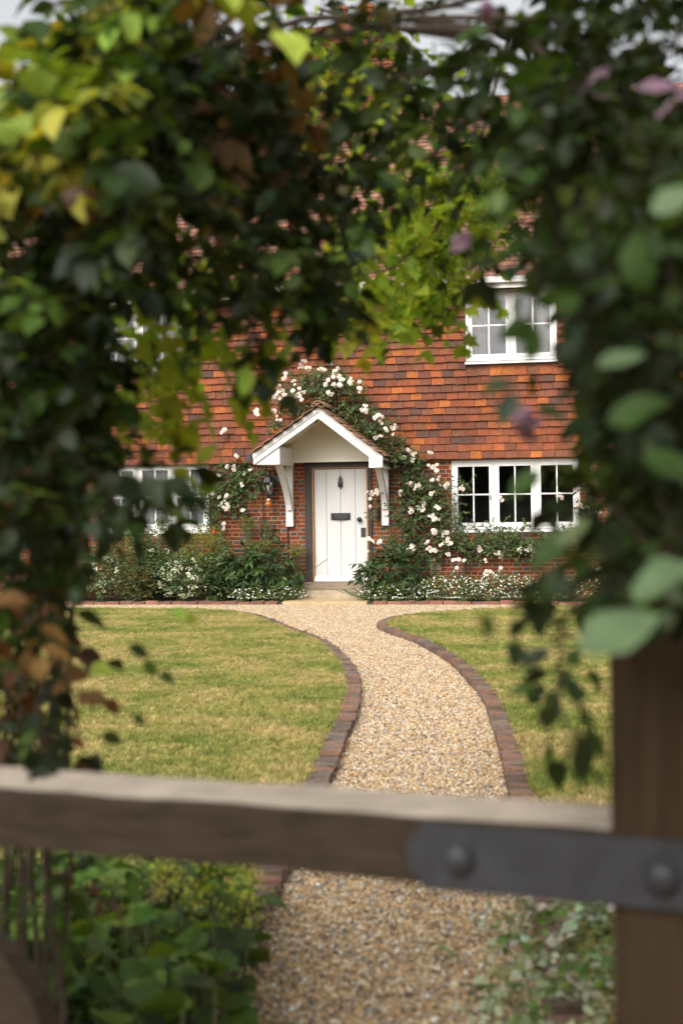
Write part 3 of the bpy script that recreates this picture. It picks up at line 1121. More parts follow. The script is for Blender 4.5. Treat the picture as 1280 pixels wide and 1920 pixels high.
MB().box((cx - 0.035, 0.03, cz - 0.078), (cx + 0.045, 0.047, cz + 0.078)).lathe((cx, 0.03, cz), [(0.012, 0), (0.01, 0.006)], 8, 'y').build('lock_plate', M_IRON, door)
# threshold and steps
z2 = on_wall(637, 1105, -0.07)[2]
thr = MB().box((fx0 - 0.03, -0.09, z2), (fx1 + 0.03, 0.2, dzb)).build('threshold', M_SILLWOOD, cot)
z3 = on_ground(637, 1122, 0)[1]
st = MB().box((fx0 - 0.07, -0.42, 0.05), (fx1 + 0.05, 0.0, z2 - 0.003)).build('door_step', M_STONE, cot)
MB().box((fx0 - 0.12, bed_edge_y - 0.05, -0.02), (fx1 + 0.12, -0.42, 0.055)).build('step_slab', M_SAND, st)

# ---- porch
YP = -1.15
porch_root = None


def fp(x, y, Y=YP):
    p = on_wall(x, y, Y)
    return np.array([p[0], p[2]])


A, Lf, Rf = fp(597, 765), fp(475, 852.5), fp(716.5, 856)
vL = (A - Lf) / np.linalg.norm(A - Lf)
vR = (Rf - A) / np.linalg.norm(Rf - A)
nL = np.array([vL[1], -vL[0]])      # into the gable (down-right) for the left slope
nR = np.array([-vR[1], vR[0]]) * -1
nR = np.array([vR[1], -vR[0]])
if nR[1] > 0:
    nR = -nR
if nL[1] > 0:
    nL = -nL
BD = 0.135


def meet(p, d, q, e):
    m = np.array([[d[0], -e[0]], [d[1], -e[1]]])
    t = np.linalg.solve(m, q - p)
    return p + d * t[0]


def chevron(off0, off1, ext=0.0):
    a0 = meet(Lf + nL * off0, vL, Rf + nR * off0, -vR)
    a1 = meet(Lf + nL * off1, vL, Rf + nR * off1, -vR)
    l0, l1 = Lf + nL * off0 - vL * ext, Lf + nL * off1 - vL * ext
    r0, r1 = Rf + nR * off0 + vR * ext, Rf + nR * off1 + vR * ext
    # plumb-cut feet
    l1 = l1 - vL * ((l1[0] - l0[0]) / vL[0])
    r1 = r1 + vR * ((r0[0] - r1[0]) / vR[0])
    return l0, a0, r0, r1, a1, l1


l0, a0, r0, r1, a1, l1 = chevron(0, BD)
por = MB().prism([l0, a0, a1, l1], 'y', YP, YP + 0.035).build('porch', M_WHITE, cot)
por['label'] = 'white gabled porch hood on curved brackets with mossy tiled roof'
MB().prism([a0, r0, r1, a1], 'y', YP, YP + 0.035).build('bargeboard', M_WHITE, por)
q0, qa, q1, q2, qb, q3 = chevron(-0.012, 0.05)
MB().prism([q0, qa, qb, q3], 'y', YP - 0.02, YP - 0.002).build('bargeboard_fillet', M_WHITE, por)
MB().prism([qa, q1, q2, qb], 'y', YP - 0.02, YP - 0.002).build('bargeboard_fillet', M_WHITE, por)
# soffit slopes
s0, sa, s1, s2, sb, s3 = chevron(0.015, 0.045)
MB().prism([s0, sa, sb, s3], 'y', YP + 0.037, -0.1).build('soffit', M_CREAM, por)
MB().prism([sa, s1, s2, sb], 'y', YP + 0.037, -0.1).build('soffit', M_CREAM, por)
# gable infill against the wall, tie beam
zt = on_wall(637, 865.5, -0.12)[2]
s0, sa, s1, s2, sb, s3 = chevron(0.047, 0.06)
gl_ = [np.array([s0[0] + (zt - s0[1]) / vL[1] * vL[0], zt]) if s0[1] < zt else s0, sa, np.array([s1[0], s1[1]])]
tl = s0 + vL * ((zt - s0[1]) / vL[1])
trr = s1 - vR * ((zt - s1[1]) / (-vR[1]))
MB().prism([tl, sa, trr], 'y', -0.14, -0.09).build('gable_panel', M_CREAM, por)
xa, xb = on_wall(538, 925)[0], on_wall(551, 925)[0]
xc, xd = on_wall(716.5, 925)[0], on_wall(729.5, 925)[0]
MB().box((xb, -0.175, zt - 0.005), (xc, -0.142, zt + 0.055)).build('tie_beam', M_CREAM, por)
zpost = on_wall(640, 986)[2]
for (a, b_) in ((xa, xb), (xc, xd)):
    MB().box((a, -0.1, zpost), (b_, -0.008, zt)).build('bracket_post', M_WHITE, por)
    MB().box((a - 0.02, YP + 0.04, zt), (b_ + 0.02, -0.07, zt + 0.075)).build('eaves_plate', M_WHITE, por)
    # curved strut, from the foot of the post out to the front of the plate
    n = 9
    zl = on_wall(545, 955)[2]
    outer, inner = [], []
    for i in range(n + 1):
        t = i / n
        y = -0.1 + (YP + 0.25 + 0.1) * (t ** 1.45)
        z = zl + (zt - zl) * (t ** 0.95)
        dy, dz = (YP + 0.35) * 1.45 * max(t, 0.03) ** 0.45, (zt - zl)
        nn = math.hypot(dy, dz)
        outer.append((y - 0.055 * dz / nn, z + 0.055 * dy / nn))
        inner.append((y + 0.055 * dz / nn, z - 0.055 * dy / nn))
    outer = [(y, min(z, zt)) for y, z in outer]
    inner = [(min(y, -0.1), min(z, zt)) for y, z in inner]
    MB().prism(outer + inner[::-1], 'x', a + 0.012, b_ - 0.012).build('bracket_strut', M_WHITE, por)
for (q_, v_, Xp) in ((l1, vL, xb + 0.027), (r1, vR, xc - 0.027)):
    inner_z = q_[1] + (Xp - q_[0]) / v_[0] * v_[1]
    MB().prism([(q_[0] + (0.002 if Xp > q_[0] else -0.002), q_[1]), (Xp, min(q_[1], zt) - 0.004), (Xp, inner_z)], 'y', YP + 0.036, -0.11).build('eaves_box', M_WHITE, por)
# porch tiles
PV = [tile_variant('tile', M_MOSSTILE, np.array([(0.30, 0.15, 0.08), (0.36, 0.2, 0.1), (0.25, 0.13, 0.08), (0.33, 0.18, 0.11), (0.2, 0.12, 0.08)][k % 5]) * rng.uniform(0.85, 1.15), w=0.176, h=0.165, th=0.014, lift=0.022) for k in range(10)]
for side in (0, 1):
    foot, v, nrm = (Lf - vL * 0.04, vL, -nL) if side == 0 else (Rf + vR * 0.04, -vR, -nR)
    ln = np.linalg.norm(A - foot) + 0.02
    ang = math.atan2(v[1], abs(v[0]))
    nr = int(ln / 0.105)
    for r in range(nr + 1):
        p = foot + v * (r * ln / (nr + 0.9)) + nrm * 0.018
        nc = 6
        for c in range(nc):
            Y = YP - 0.045 + 0.09 + (c - (0.5 if r % 2 else 0)) * 0.182
            if Y > -0.13:
                continue
            # local x -> along -Y/+Y, local z -> up the slope, local -y -> outward normal
            zx = np.array([v[0], 0, v[1]])
            out = np.array([nrm[0], 0, nrm[1]])
            yy = -out
            xx = np.cross(yy, zx)
            M = Matrix((xx, yy, zx)).transposed().to_4x4() @ Euler((rng.normal(0, 0.03), rng.normal(0, 0.03), rng.normal(0, 0.03))).to_matrix().to_4x4()
            M.translation = Vector((p[0], Y, p[1]))
            inst('tile', PV[int(rng.integers(10))], por, M)
# ridge tiles
for k in range(4):
    Y0 = YP - 0.04 + k * 0.27
    m = MB()
    V, Fc = [], []
    for (yy, sc) in ((Y0, 1.05), (Y0 + 0.285, 0.97)):
        for rr in (0.105, 0.09):
            for i in range(9):
                a = math.pi * (i / 8)
                V.append((A[0] + rr * sc * math.cos(a), yy, A[1] + 0.02 + rr * sc * math.sin(a) * 0.9))
    for i in range(8):
        Fc += [(i, i + 1, i + 19, i + 18), (i + 10, i + 9, i + 27, i + 28), (i + 1, i, i + 9, i + 10), (i + 18, i + 19, i + 28, i + 27)]
    m.add(V, Fc).build('ridge_tile', M_MOSSTILE, por, (0.32, 0.2, 0.12))
MB().prism([(A[0] - 0.085, A[1] + 0.0), (A[0] + 0.085, A[1] + 0.0), (A[0] + 0.05, A[1] + 0.07), (A[0], A[1] + 0.095), (A[0] - 0.05, A[1] + 0.07)], 'y', YP - 0.005, YP + 0.05).build('ridge_mortar', M_SAND, por)
# wall details
p = on_wall(817, 1061)
MB().box((p[0] - 0.09, -0.012, p[2] - 0.07), (p[0] + 0.09, 0.02, p[2] + 0.07)).build('air_vent', M_STONE, cot)
p, q = on_wall(539.5, 986), on_wall(540.5, 1040)
MB().tube([(p[0], -0.02, p[2]), (p[0] + 0.005, -0.018, (p[2] + q[2]) / 2), (q[0], -0.02, 0.2), (q[0], -0.02, 0.03)], 0.012, 6).build('cable_conduit', M_IRON, cot)
MB().box((on_wall(462, 855, -0.1)[0], -0.16, on_wall(465, 866, -0.1)[2]), (on_wall(473, 855, -0.1)[0], -0.085, on_wall(465, 851, -0.1)[2])).build('sensor_box', M_IRON, cot)

# ------------------------------------------------------------------ lantern, wasp trap, bell pull
p = on_wall(503, 905, -0.2)
lx, lz = p[0], p[2]
lan = thing('wall_lantern', 'black six-sided carriage lantern on the brick wall beside the left porch bracket', 'lantern', (lx, -0.2, lz - 0.2))
MB().lathe((lx, -0.2, lz), [(0.125, -0.0), (0.125, 0.012), (0.075, 0.09), (0.03, 0.12), (0.03, 0.14), (0.018, 0.15), (0.012, 0.18)], 6).build('cap', M_IRON, lan)
bars = MB()
for k in range(6):
    a = math.pi * k / 3
    bars.tube([(lx + 0.112 * math.cos(a), -0.2 + 0.112 * math.sin(a), lz), (lx + 0.05 * math.cos(a), -0.2 + 0.05 * math.sin(a), lz - 0.21)], 0.008, 4)
bars.lathe((lx, -0.2, lz - 0.3), [(0.004, 0), (0.022, 0.05), (0.052, 0.09), (0.052, 0.1)], 6)
bars.build('cage', M_IRON, lan)
for k in range(6):
    a0_, a1_ = math.pi * k / 3, math.pi * (k + 1) / 3
    V = [(lx + r * math.cos(a), -0.2 + r * math.sin(a), z) for (r, z, a) in ((0.105, lz, a0_), (0.105, lz, a1_), (0.047, lz - 0.2, a1_), (0.047, lz - 0.2, a0_))]
    MB().add(V, [(0, 1, 2, 3)]).build('pane', M_GLASS, lan)
MB().lathe((lx, -0.2, lz - 0.17), [(0.018, 0), (0.02, 0.05), (0.038, 0.08), (0.04, 0.11), (0.02, 0.135)], 10).build('bulb', M_BULB, lan, smooth=True)
MB().box((lx + 0.06, -0.07, lz + 0.0), (lx + 0.17, -0.005, lz + 0.16)).tube([(lx + 0.11, -0.05, lz + 0.12), (lx + 0.08, -0.14, lz + 0.19), (lx, -0.2, lz + 0.175)], 0.013, 6).build('wall_bracket', M_IRON, lan)
p = on_wall(504, 943, -0.2)
tx, tz = lx, p[2]
wt = thing('wasp_trap', 'small amber jar hanging below the black lantern', 'jar', (tx, -0.2, tz - 0.06))
MB().lathe((tx, -0.2, tz), [(0.05, -0.062), (0.066, -0.045), (0.066, -0.012), (0.05, 0.02), (0.03, 0.045)], 14).build('jar', M_AMBER, wt, smooth=True)
MB().lathe((tx, -0.2, tz), [(0.03, 0.046), (0.03, 0.065), (0.012, 0.075)], 10).build('lid', M_CREAM, wt)
MB().tube([(tx, -0.2, tz + 0.07), (tx, -0.2, lz - 0.295)], 0.004, 5).build('hanging_wire', M_IRON, wt)
p0, p1 = on_wall(707.5, 900, -0.04), on_wall(708, 962, -0.04)
bell = thing('bell_pull', 'black iron bell pull hanging on the brick to the right of the door', 'bell pull', (p1[0], -0.04, p1[2]))
MB().tube([(p0[0], -0.03, p0[2] + 0.2), (p0[0], -0.03, p1[2] + 0.1)], 0.009, 6).box((p0[0] - 0.02, -0.03, p0[2] + 0.14), (p0[0] + 0.02, -0.004, p0[2] + 0.2)).build('chain', M_IRON, bell)
MB().lathe((p1[0], -0.045, p1[2] - 0.13), [(0.006, 0), (0.035, 0.03), (0.038, 0.08), (0.022, 0.13), (0.03, 0.17), (0.012, 0.22)], 8).build('handle', M_IRON, bell)

# ------------------------------------------------------------------ gate
g1, g2 = at(0, 1478, 2.32), at(1145, 1557, 1.96)
gz = (g1[2] + g2[2]) / 2
gd = g2 - g1
gd[2] = 0
gd /= np.linalg.norm(gd)
gn = np.array([gd[1], -gd[0], 0.0])          # towards the camera
GM = Matrix(((gd[0], -gn[0], 0, g2[0]), (gd[1], -gn[1], 0, g2[1]), (0, 0, 1, 0), (0, 0, 0, 1)))   # local x along rail, y away from the camera


def gpx(x, y, off=0.0):                      # local rail coordinates of a pixel on the gate's front plane
    r = ray(x, y)
    o_ = g2 + gn * off
    t = ((o_ - CAM) @ gn) / (r @ gn)
    q = CAM + r * t - g2
    return q @ gd, CAM[2] + r[2] * t


gate = thing('wooden_gate', 'weathered wooden gate with black strap hinge across the path entrance', 'gate', (g2[0], g2[1], 0))


def gbuild(mb, name, mat, parent=gate):
    mb.V = [tuple(GM @ Vector(v)) for v in mb.V]
    return mb.build(name, mat, parent)


GL = -2.9
rail = MB()
N_ = 40
sec0 = [(0.0, -0.095), (0.0, -0.006), (0.006, 0.0), (0.07, 0.02), (0.078, 0.012), (0.078, -0.095)]
for i in range(N_ + 1):
    x = GL + (0 - GL) * i / N_
    j = rng.normal(0, 0.0015, (6, 2))
    rail.V += [(x, a + j[k][0], gz + b_ + j[k][1]) for k, (a, b_) in enumerate(sec0)]
for i in range(N_):
    for k in range(6):
        k2 = (k + 1) % 6
        rail.F.append((i * 6 + k, i * 6 + k2, (i + 1) * 6 + k2, (i + 1) * 6 + k))
rail.F += [(5, 4, 3, 2, 1, 0), tuple(N_ * 6 + k for k in range(6))]
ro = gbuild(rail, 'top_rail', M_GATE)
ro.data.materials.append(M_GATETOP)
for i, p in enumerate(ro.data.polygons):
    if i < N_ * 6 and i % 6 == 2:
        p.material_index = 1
sx, sztop = gpx(1147, 1176)
stile = MB().box((0.001, -0.004, 0.06), (0.15, 0.085, sztop - 0.02)).box((0.006, 0.001, sztop - 0.02), (0.145, 0.08, sztop))
gbuild(stile, 'hanging_stile', M_POST)
hs, hz = gpx(768, 1602)
st_ = MB()
zt_, zb_ = gz - 0.006, gz - 0.1
for (xa_, ya_) in ((0, 0),):
    prof = [(hs, (zt_ + zb_) / 2 - 0.012), (hs, (zt_ + zb_) / 2 + 0.02), (hs + 0.025, zt_), (0.42, zt_), (0.42, zb_), (hs + 0.025, zb_)]
    V = [(a, -0.014, b_) for a, b_ in prof] + [(a, -0.005, b_) for a, b_ in prof]
    st_.add(V, [tuple(range(5, -1, -1)), tuple(range(6, 12))] + [((i + 1) % 6, i, i + 6, (i + 1) % 6 + 6)[::-1] for i in range(6)])
strap = gbuild(st_, 'strap_hinge', M_LEAD)
for (bx_, by_) in ((858, 1612), (1240, 1648)):
    s_, z_ = gpx(bx_, by_, 0.02)
    gbuild(MB().lathe((s_, -0.014, z_), [(0.024, 0.0), (0.023, 0.006), (0.017, 0.014), (0.006, 0.018)], 14, 'y'), 'bolt', M_LEAD, strap)
br = [gpx(x, y) for x, y in ((-420, 1560), (-220, 1640), (-80, 1730), (0, 1800), (50, 1880), (80, 1960), (110, 2120), (130, 2300))]
mbr = MB()
up_ = [(a + 0.0, b_) for a, b_ in br]
lo_ = [(a - 0.05, b_ - 0.06) for a, b_ in br]
mbr.prism([(a, b_) for a, b_ in up_ + lo_[::-1]], 'y', 0.012, 0.066)
gbuild(mbr, 'brace', M_GATE)
for zz in (0.1, 0.27, 0.45):
    gbuild(MB().box((GL, 0.068, zz), (0.0, 0.078 + 0.02, zz + 0.085)), 'rail', M_GATE)
gbuild(MB().box((GL - 0.09, -0.002, 0.06), (GL - 0.001, 0.085, gz + 0.1)), 'closing_stile', M_POST)
gp_ = thing('gate_post', 'square brown timber post carrying the gate hinge', 'post', tuple(GM @ Vector((0.5, 0.05, 0))))
gbuild(MB().box((0.26, -0.01, -0.02), (0.44, 0.16, 1.22)), 'post', M_POST, gp_)
gbuild(MB().box((0.255, -0.015, 1.222), (0.445, 0.165, 1.25)), 'post_cap', M_POST, gp_)

# ------------------------------------------------------------------ foreground climbers on the arch
P_DARK = palette((0.016, 0.029, 0.006), (0.022, 0.038, 0.007), (0.013, 0.024, 0.006), (0.03, 0.052, 0.009), (0.02, 0.034, 0.011))  # leaf colours darkened so the arch's shade is in the albedo
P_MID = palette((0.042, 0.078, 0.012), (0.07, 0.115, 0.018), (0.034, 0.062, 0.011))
P_LIME = palette((0.30, 0.40, 0.055), (0.23, 0.34, 0.05), (0.38, 0.43, 0.06), (0.2, 0.31, 0.045))  # yellow-green leaves, brightened to paint in the glow of backlight
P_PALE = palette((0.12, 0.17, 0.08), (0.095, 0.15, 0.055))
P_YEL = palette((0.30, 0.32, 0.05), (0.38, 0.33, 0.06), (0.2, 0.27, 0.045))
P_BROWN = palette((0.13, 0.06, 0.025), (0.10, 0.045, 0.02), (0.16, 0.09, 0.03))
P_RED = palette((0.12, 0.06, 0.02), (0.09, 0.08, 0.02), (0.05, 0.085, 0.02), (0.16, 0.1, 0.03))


def mixp(a, b_, t):
    return lambda r: (b_ if r.random() < t else a)(r)


# (y0, y1, [(x0, x1, density)])
ROWS = [
    (0, 64, [(0, 110, .07), (110, 230, .85), (230, 300, .45), (300, 400, .8), (400, 520, .7), (520, 600, .4), (600, 760, .6), (760, 1000, .5), (1000, 1280, .8)]),
    (64, 128, [(0, 50, .1), (50, 400, .95), (400, 530, .75), (530, 620, .55), (620, 800, .68), (800, 1000, .6), (1000, 1280, .85)]),
    (128, 192, [(0, 50, .6), (50, 400, 1), (400, 560, .85), (560, 760, .72), (760, 980, .7), (980, 1280, 1)]),
    (192, 256, [(0, 560, 1), (560, 760, .7), (760, 960, .75), (960, 1280, 1)]),
    (256, 320, [(0, 330, 1), (330, 520, .75), (520, 700, .9), (700, 880, .7), (880, 1000, .5), (1000, 1280, 1)]),
    (320, 384, [(0, 320, 1), (320, 520, .65), (520, 640, 1), (640, 720, .6), (720, 840, .3), (840, 980, .2), (980, 1280, 1)]),
    (384, 448, [(0, 320, 1), (320, 460, .6), (460, 660, 1), (660, 700, .3), (700, 880, .08), (880, 1000, .2), (1000, 1280, .95)]),
    (448, 512, [(0, 220, 1), (220, 340, .7), (340, 460, .6), (460, 680, 1), (680, 860, .06), (860, 990, .15), (990, 1060, .6), (1060, 1280, 1)]),
    (512, 560, [(0, 205, 1), (230, 350, .3), (350, 460, .6), (460, 660, .85), (680, 760, .14), (860, 930, .2), (1080, 1280, 1)]),
    (560, 610, [(0, 200, 1), (235, 350, .08), (350, 420, .4), (420, 560, .55), (560, 640, .6), (640, 690, .4), (690, 780, .1), (950, 1000, .2), (1080, 1280, 1)]),
    (610, 660, [(0, 200, 1), (240, 330, .08), (370, 450, .35), (450, 560, .25), (560, 610, .35), (1085, 1280, 1)]),
    (660, 720, [(0, 215, 1), (215, 300, .3), (300, 400, .2), (430, 500, .12), (1080, 1130, .4), (1130, 1280, 1)]),
    (720, 780, [(0, 215, 1), (215, 310, .3), (330, 420, .25), (1090, 1140, .5), (1140, 1280, 1)]),
    (780, 840, [(0, 210, 1), (210, 310, .35), (1110, 1280, .95)]),
    (840, 900, [(0, 230, 1), (230, 370, .35), (1020, 1110, .2), (1125, 1280, 1)]),
    (900, 960, [(0, 210, 1), (210, 380, .45), (1020, 1110, .25), (1125, 1280, 1)]),
    (960, 1020, [(0, 140, 1), (140, 250, .4), (300, 340, .25), (1040, 1120, .3), (1120, 1280, 1)]),
    (1020, 1080, [(0, 100, 1), (100, 200, .4), (1010, 1100, .4), (1110, 1280, .9)]),
    (1080, 1150, [(0, 115, .85), (990, 1090, .4), (1090, 1280, .75)]),
    (1150, 1220, [(0, 105, .8), (105, 150, .3), (960, 1060, .35)]),
    (1220, 1290, [(0, 105, .75), (110, 150, .25), (210, 300, .22), (960, 1090, .4)]),
    (1290, 1360, [(0, 105, .75), (120, 170, .3), (980, 1110, .5)]),
    (1360, 1430, [(0, 110, .7), (130, 180, .2), (1030, 1110, .35)]),
    (1430, 1500, [(0, 100, .6), (960, 1000, .2), (1060, 1110, .3)]),
    (1590, 1720, [(0, 140, .35)]),
    (-420, 0, [(-100, 150, .05), (150, 300, .5), (300, 600, .35), (600, 1000, .15), (1000, 1400, .4)]),  # unseen leaves above the view, added to darken the arch
    (150, 1420, [(-260, 0, .45)]),
    (0, 1100, [(1280, 1600, .35)]),
]


def dens_at(x, y):
    for (y0, y1, segs) in ROWS:
        if y0 <= y < y1:
            for (x0, x1, dn) in segs:
                if x0 <= x < x1:
                    return dn
    return 0.0


def inside(p):
    x, y, d = pix(p)
    if y > 1440 and x > 600:
        return False
    if x < 0 or x > 1280 or y < 0 or y > 1500:
        return True
    dn = max(dens_at(x, y), dens_at(x - 12, y), dens_at(x + 12, y), dens_at(x, y - 14))
    return rng.random() < (1.0 if dn > 0.7 else 0.9 if dn > 0.4 else 0.65 if dn > 0.1 else 0.02)


left, right = Leaves(inside), Leaves(inside)
hop = Leaves()
for (y0, y1, segs) in ROWS:
    for (x0, x1, dn) in segs:
        area = (x1 - x0) * (y1 - y0) / 4096.0
        nsp = area * 9.5 * dn ** 2.0
        nsp = int(nsp) + (rng.random() < nsp - int(nsp))
        for k in range(nsp):
            x, y = rng.uniform(x0, x1), rng.uniform(y0, y1)
            if y > 1100 and x > 600:
                d = rng.uniform(1.9, 2.5) if x < 1140 else rng.uniform(1.65, 1.8)
                if y > 1380:
                    d = rng.uniform(2.3, 2.6)
            elif x > 960 and y > 330:
                d = rng.uniform(1.75, 3.0)
            elif x > 960:
                d = rng.uniform(2.1, 3.4)
            elif y < 640 and x > 320:
                d = rng.uniform(2.7, 4.6)
            else:
                d = rng.uniform(2.4, 3.8)
            if y > 1380 and x < 600:
                d = rng.uniform(2.75, 3.6)
            if dn < 0.45 and x < 600:
                d = rng.uniform(2.6, 3.2)
            P = at(x, y, d)
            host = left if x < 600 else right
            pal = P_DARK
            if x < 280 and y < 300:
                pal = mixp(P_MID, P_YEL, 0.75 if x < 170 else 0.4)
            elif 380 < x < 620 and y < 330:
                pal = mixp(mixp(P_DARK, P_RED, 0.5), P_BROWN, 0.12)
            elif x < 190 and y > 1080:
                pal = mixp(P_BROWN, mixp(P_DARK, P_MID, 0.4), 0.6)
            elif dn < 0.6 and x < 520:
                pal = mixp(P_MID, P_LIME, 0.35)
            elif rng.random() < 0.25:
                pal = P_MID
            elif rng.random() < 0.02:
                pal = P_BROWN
            dr = rng.normal(0, 0.8, 3) + np.array([0, 0, -0.25]) - FWD * 0.25
            big = x < 500 and y < 330
            size = rng.uniform(0.055, 0.085) if big else rng.uniform(0.04, 0.066)
            if x > 960 and d < 2.3:
                size = rng.uniform(0.032, 0.058)
            nl = int(rng.integers(5, 9)) if dn > 0.45 else int(rng.integers(3, 6))
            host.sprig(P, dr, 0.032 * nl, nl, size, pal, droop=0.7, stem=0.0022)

# golden-green vine leaves further back, backlight painted into their colour
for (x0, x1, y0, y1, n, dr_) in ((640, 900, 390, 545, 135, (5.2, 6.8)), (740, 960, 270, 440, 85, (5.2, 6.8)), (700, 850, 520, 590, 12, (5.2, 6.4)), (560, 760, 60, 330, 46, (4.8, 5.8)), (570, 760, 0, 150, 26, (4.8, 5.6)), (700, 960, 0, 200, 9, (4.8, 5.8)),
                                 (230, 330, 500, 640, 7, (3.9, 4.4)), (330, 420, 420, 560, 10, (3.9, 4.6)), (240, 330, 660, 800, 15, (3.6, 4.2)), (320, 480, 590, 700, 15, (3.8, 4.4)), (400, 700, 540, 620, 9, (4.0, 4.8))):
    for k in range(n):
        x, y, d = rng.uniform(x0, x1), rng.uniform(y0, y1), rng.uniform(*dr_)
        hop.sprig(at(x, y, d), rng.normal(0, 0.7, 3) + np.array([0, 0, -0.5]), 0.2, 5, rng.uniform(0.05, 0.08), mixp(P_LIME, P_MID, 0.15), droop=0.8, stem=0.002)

# single large leaves close to the lens on the right-hand side: (x, y, depth, length, direction in the picture, palette)
for (x, y, d, s, ax, ay, pal) in (
        (1085, 1225, 1.45, .1, 0.85, -0.45, P_PALE), (1190, 1130, 1.5, .08, 0.7, -0.6, P_PALE), (1050, 1030, 1.6, .05, 0.55, -0.8, P_PALE), (1060, 1000, 1.7, .06, -0.6, 0.6, P_MID), (905, 1150, 1.5, .035, 0.3, 0.9, P_MID),
        (1120, 690, 1.65, .06, 0.85, -0.35, P_LIME), (1135, 790, 1.55, .075, 0.9, -0.35, P_MID), (1220, 400, 1.6, .06, 0.8, -0.5, P_LIME), (1200, 430, 1.6, .06, -0.3, 0.9, P_BROWN),
        (1210, 1060, 1.45, .05, 0.9, 0.1, P_YEL), (1200, 850, 1.5, .07, 0.8, 0.3, P_MID), (1010, 880, 1.75, .055, -0.6, 0.5, P_MID), (960, 720, 1.8, .045, -0.9, 0.1, P_DARK), (965, 735, 1.8, .05, -0.4, 0.8, P_DARK),
        (990, 700, 1.8, .04, 0.3, 0.9, P_DARK), (1005, 770, 1.85, .04, 0.9, 0.1, P_MID), (972, 565, 1.9, .028, -0.4, 0.9, P_MID), (1035, 640, 1.9, .045, 0.5, 0.9, P_DARK),
        (1085, 1375, 1.85, .075, 0.15, 0.95, P_DARK), (1000, 1290, 1.85, .035, -0.9, 0.1, P_MID), (1060, 1270, 1.85, .045, 0.4, 0.8, P_DARK), (1030, 1215, 1.85, .05, -0.7, 0.5, P_DARK), (1020, 1320, 1.85, .04, 0.1, 0.9, P_DARK), (1110, 350, 1.9, .035, -0.2, 0.9, P_MID), (1060, 1110, 1.6, .06, -0.6, 0.5, P_DARK)):
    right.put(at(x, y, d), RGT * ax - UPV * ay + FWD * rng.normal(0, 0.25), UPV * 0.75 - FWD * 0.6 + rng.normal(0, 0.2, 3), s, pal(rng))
# dark leaves hanging over the left window
for (x, y, d, s, ax, ay, pal) in ((320, 985, 2.6, .06, 0, 1, P_DARK), (300, 905, 2.5, .07, 0.8, 0.2, P_DARK), (330, 920, 2.5, .06, 0.7, 0.7, P_DARK), (270, 890, 2.5, .07, 0.5, 0.8, P_DARK), (360, 930, 2.5, .05, 0.6, 0.6, P_DARK), (215, 1000, 2.6, .06, -0.5, 0.8, P_DARK), (240, 960, 2.5, .06, 0.3, 0.9, P_DARK),
                                  (320, 1145, 2.4, .035, 0.9, 0.3, P_LIME), (345, 1150, 2.4, .035, 0.6, 0.5, P_LIME), (170, 1250, 2.6, .042, 0.9, 0.1, P_LIME), (240, 1215, 2.6, .05, 0.8, 0.3, P_MID), (270, 1240, 2.6, .04, 0.7, 0.8, P_MID), (190, 1380, 2.6, .045, 0.7, 0.2, P_MID), (170, 1415, 2.6, .035, 0.5, 0.4, P_DARK),
                                  (200, 1310, 2.6, .04, 0.6, 0.8, P_BROWN), (160, 1300, 2.6, .05, 0.7, 0.3, P_BROWN), (250, 1340, 2.6, .03, 0.6, 0.5, P_MID), (300, 1260, 2.6, .035, 0.9, 0.7, P_MID)):
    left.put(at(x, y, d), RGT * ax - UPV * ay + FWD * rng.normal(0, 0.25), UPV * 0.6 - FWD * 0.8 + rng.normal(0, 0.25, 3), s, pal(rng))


def finish_climber(root, Lv, tpl, n_ind, thick, mat=M_LEAF):
    L = Lv.arr()
    x, y, d = pix(L['P'])
    on = (x > 0) & (x < 1280) & (y > 0) & (y < 1450)
    sc = np.where(on, L['S'] / d, 0)
    idx = np.argsort(-sc)[:n_ind]
    leaf_objects(L, idx, tpl, mat, root)
    rest = np.ones(len(d), bool)
    rest[idx] = False
    o = reg(bpy.data.objects.new('foliage', leaf_mesh('foliage', {k: v[rest] for k, v in L.items()}, tpl, mat)), root)
    o['kind'] = 'stuff'
    so = Lv.stems.build('twigs', M_TWIG, root)
    so['kind'] = 'stuff'
    for pts, r0_, r1_ in thick:
        n = len(pts)
        MB().tube(pts, [r0_ + (r1_ - r0_) * i / (n - 1) for i in range(n)], 8).build('stem', M_BARK, root, smooth=True)


def stem_path(px, wob=0.01):
    return [at(x, y, d) + rng.normal(0, wob, 3) for x, y, d in px]


cl_root = thing('climbing_shrub', 'climber with shade-darkened leaves and bare brown stems on the side of the arch nearest the lower lawn', 'climber', on_ground(70, 2250)[:2].tolist() + [0])
stems = []
for xb_, dd, lean in ((-60, 3.0, 60), (-15, 3.1, 40), (22, 2.95, 25), (50, 3.2, -10), (78, 3.0, 22), (100, 3.15, 12), (122, 3.05, 18), (10, 3.3, 70), (-90, 3.2, 120), (35, 3.4, -48), (64, 3.35, 60), (112, 2.9, -30)):
    yb = 960 + F_PX * CAM[2] / dd - 5
    stems.append((stem_path([(xb_, yb, dd), (xb_ + lean * .1, 1900, dd), (xb_ + lean * .35, 1600, dd), (xb_ + lean * .55, 1350, dd), (xb_ + lean, 1100, dd), (xb_ + lean * 1.1, 850, dd - .05), (xb_ + lean * 1.6 + 30, 500, dd), (xb_ + lean * 2 + 120, 200, dd + .1), (xb_ + lean * 2 + 300, 20, dd + .2)], 0.016), rng.uniform(0.004, 0.0075), 0.0035))
stems.append((stem_path([(120, 400, 3.1), (300, 180, 3.2), (420, 90, 3.3), (560, 40, 3.4), (800, 15, 3.4), (1100, -40, 3.3)]), 0.012, 0.006))
stems.append((stem_path([(505, -60, 3.0), (512, 40, 3.05), (525, 150, 3.1), (560, 320, 3.2), (590, 520, 3.3), (585, 690, 3.3)]), 0.007, 0.002))
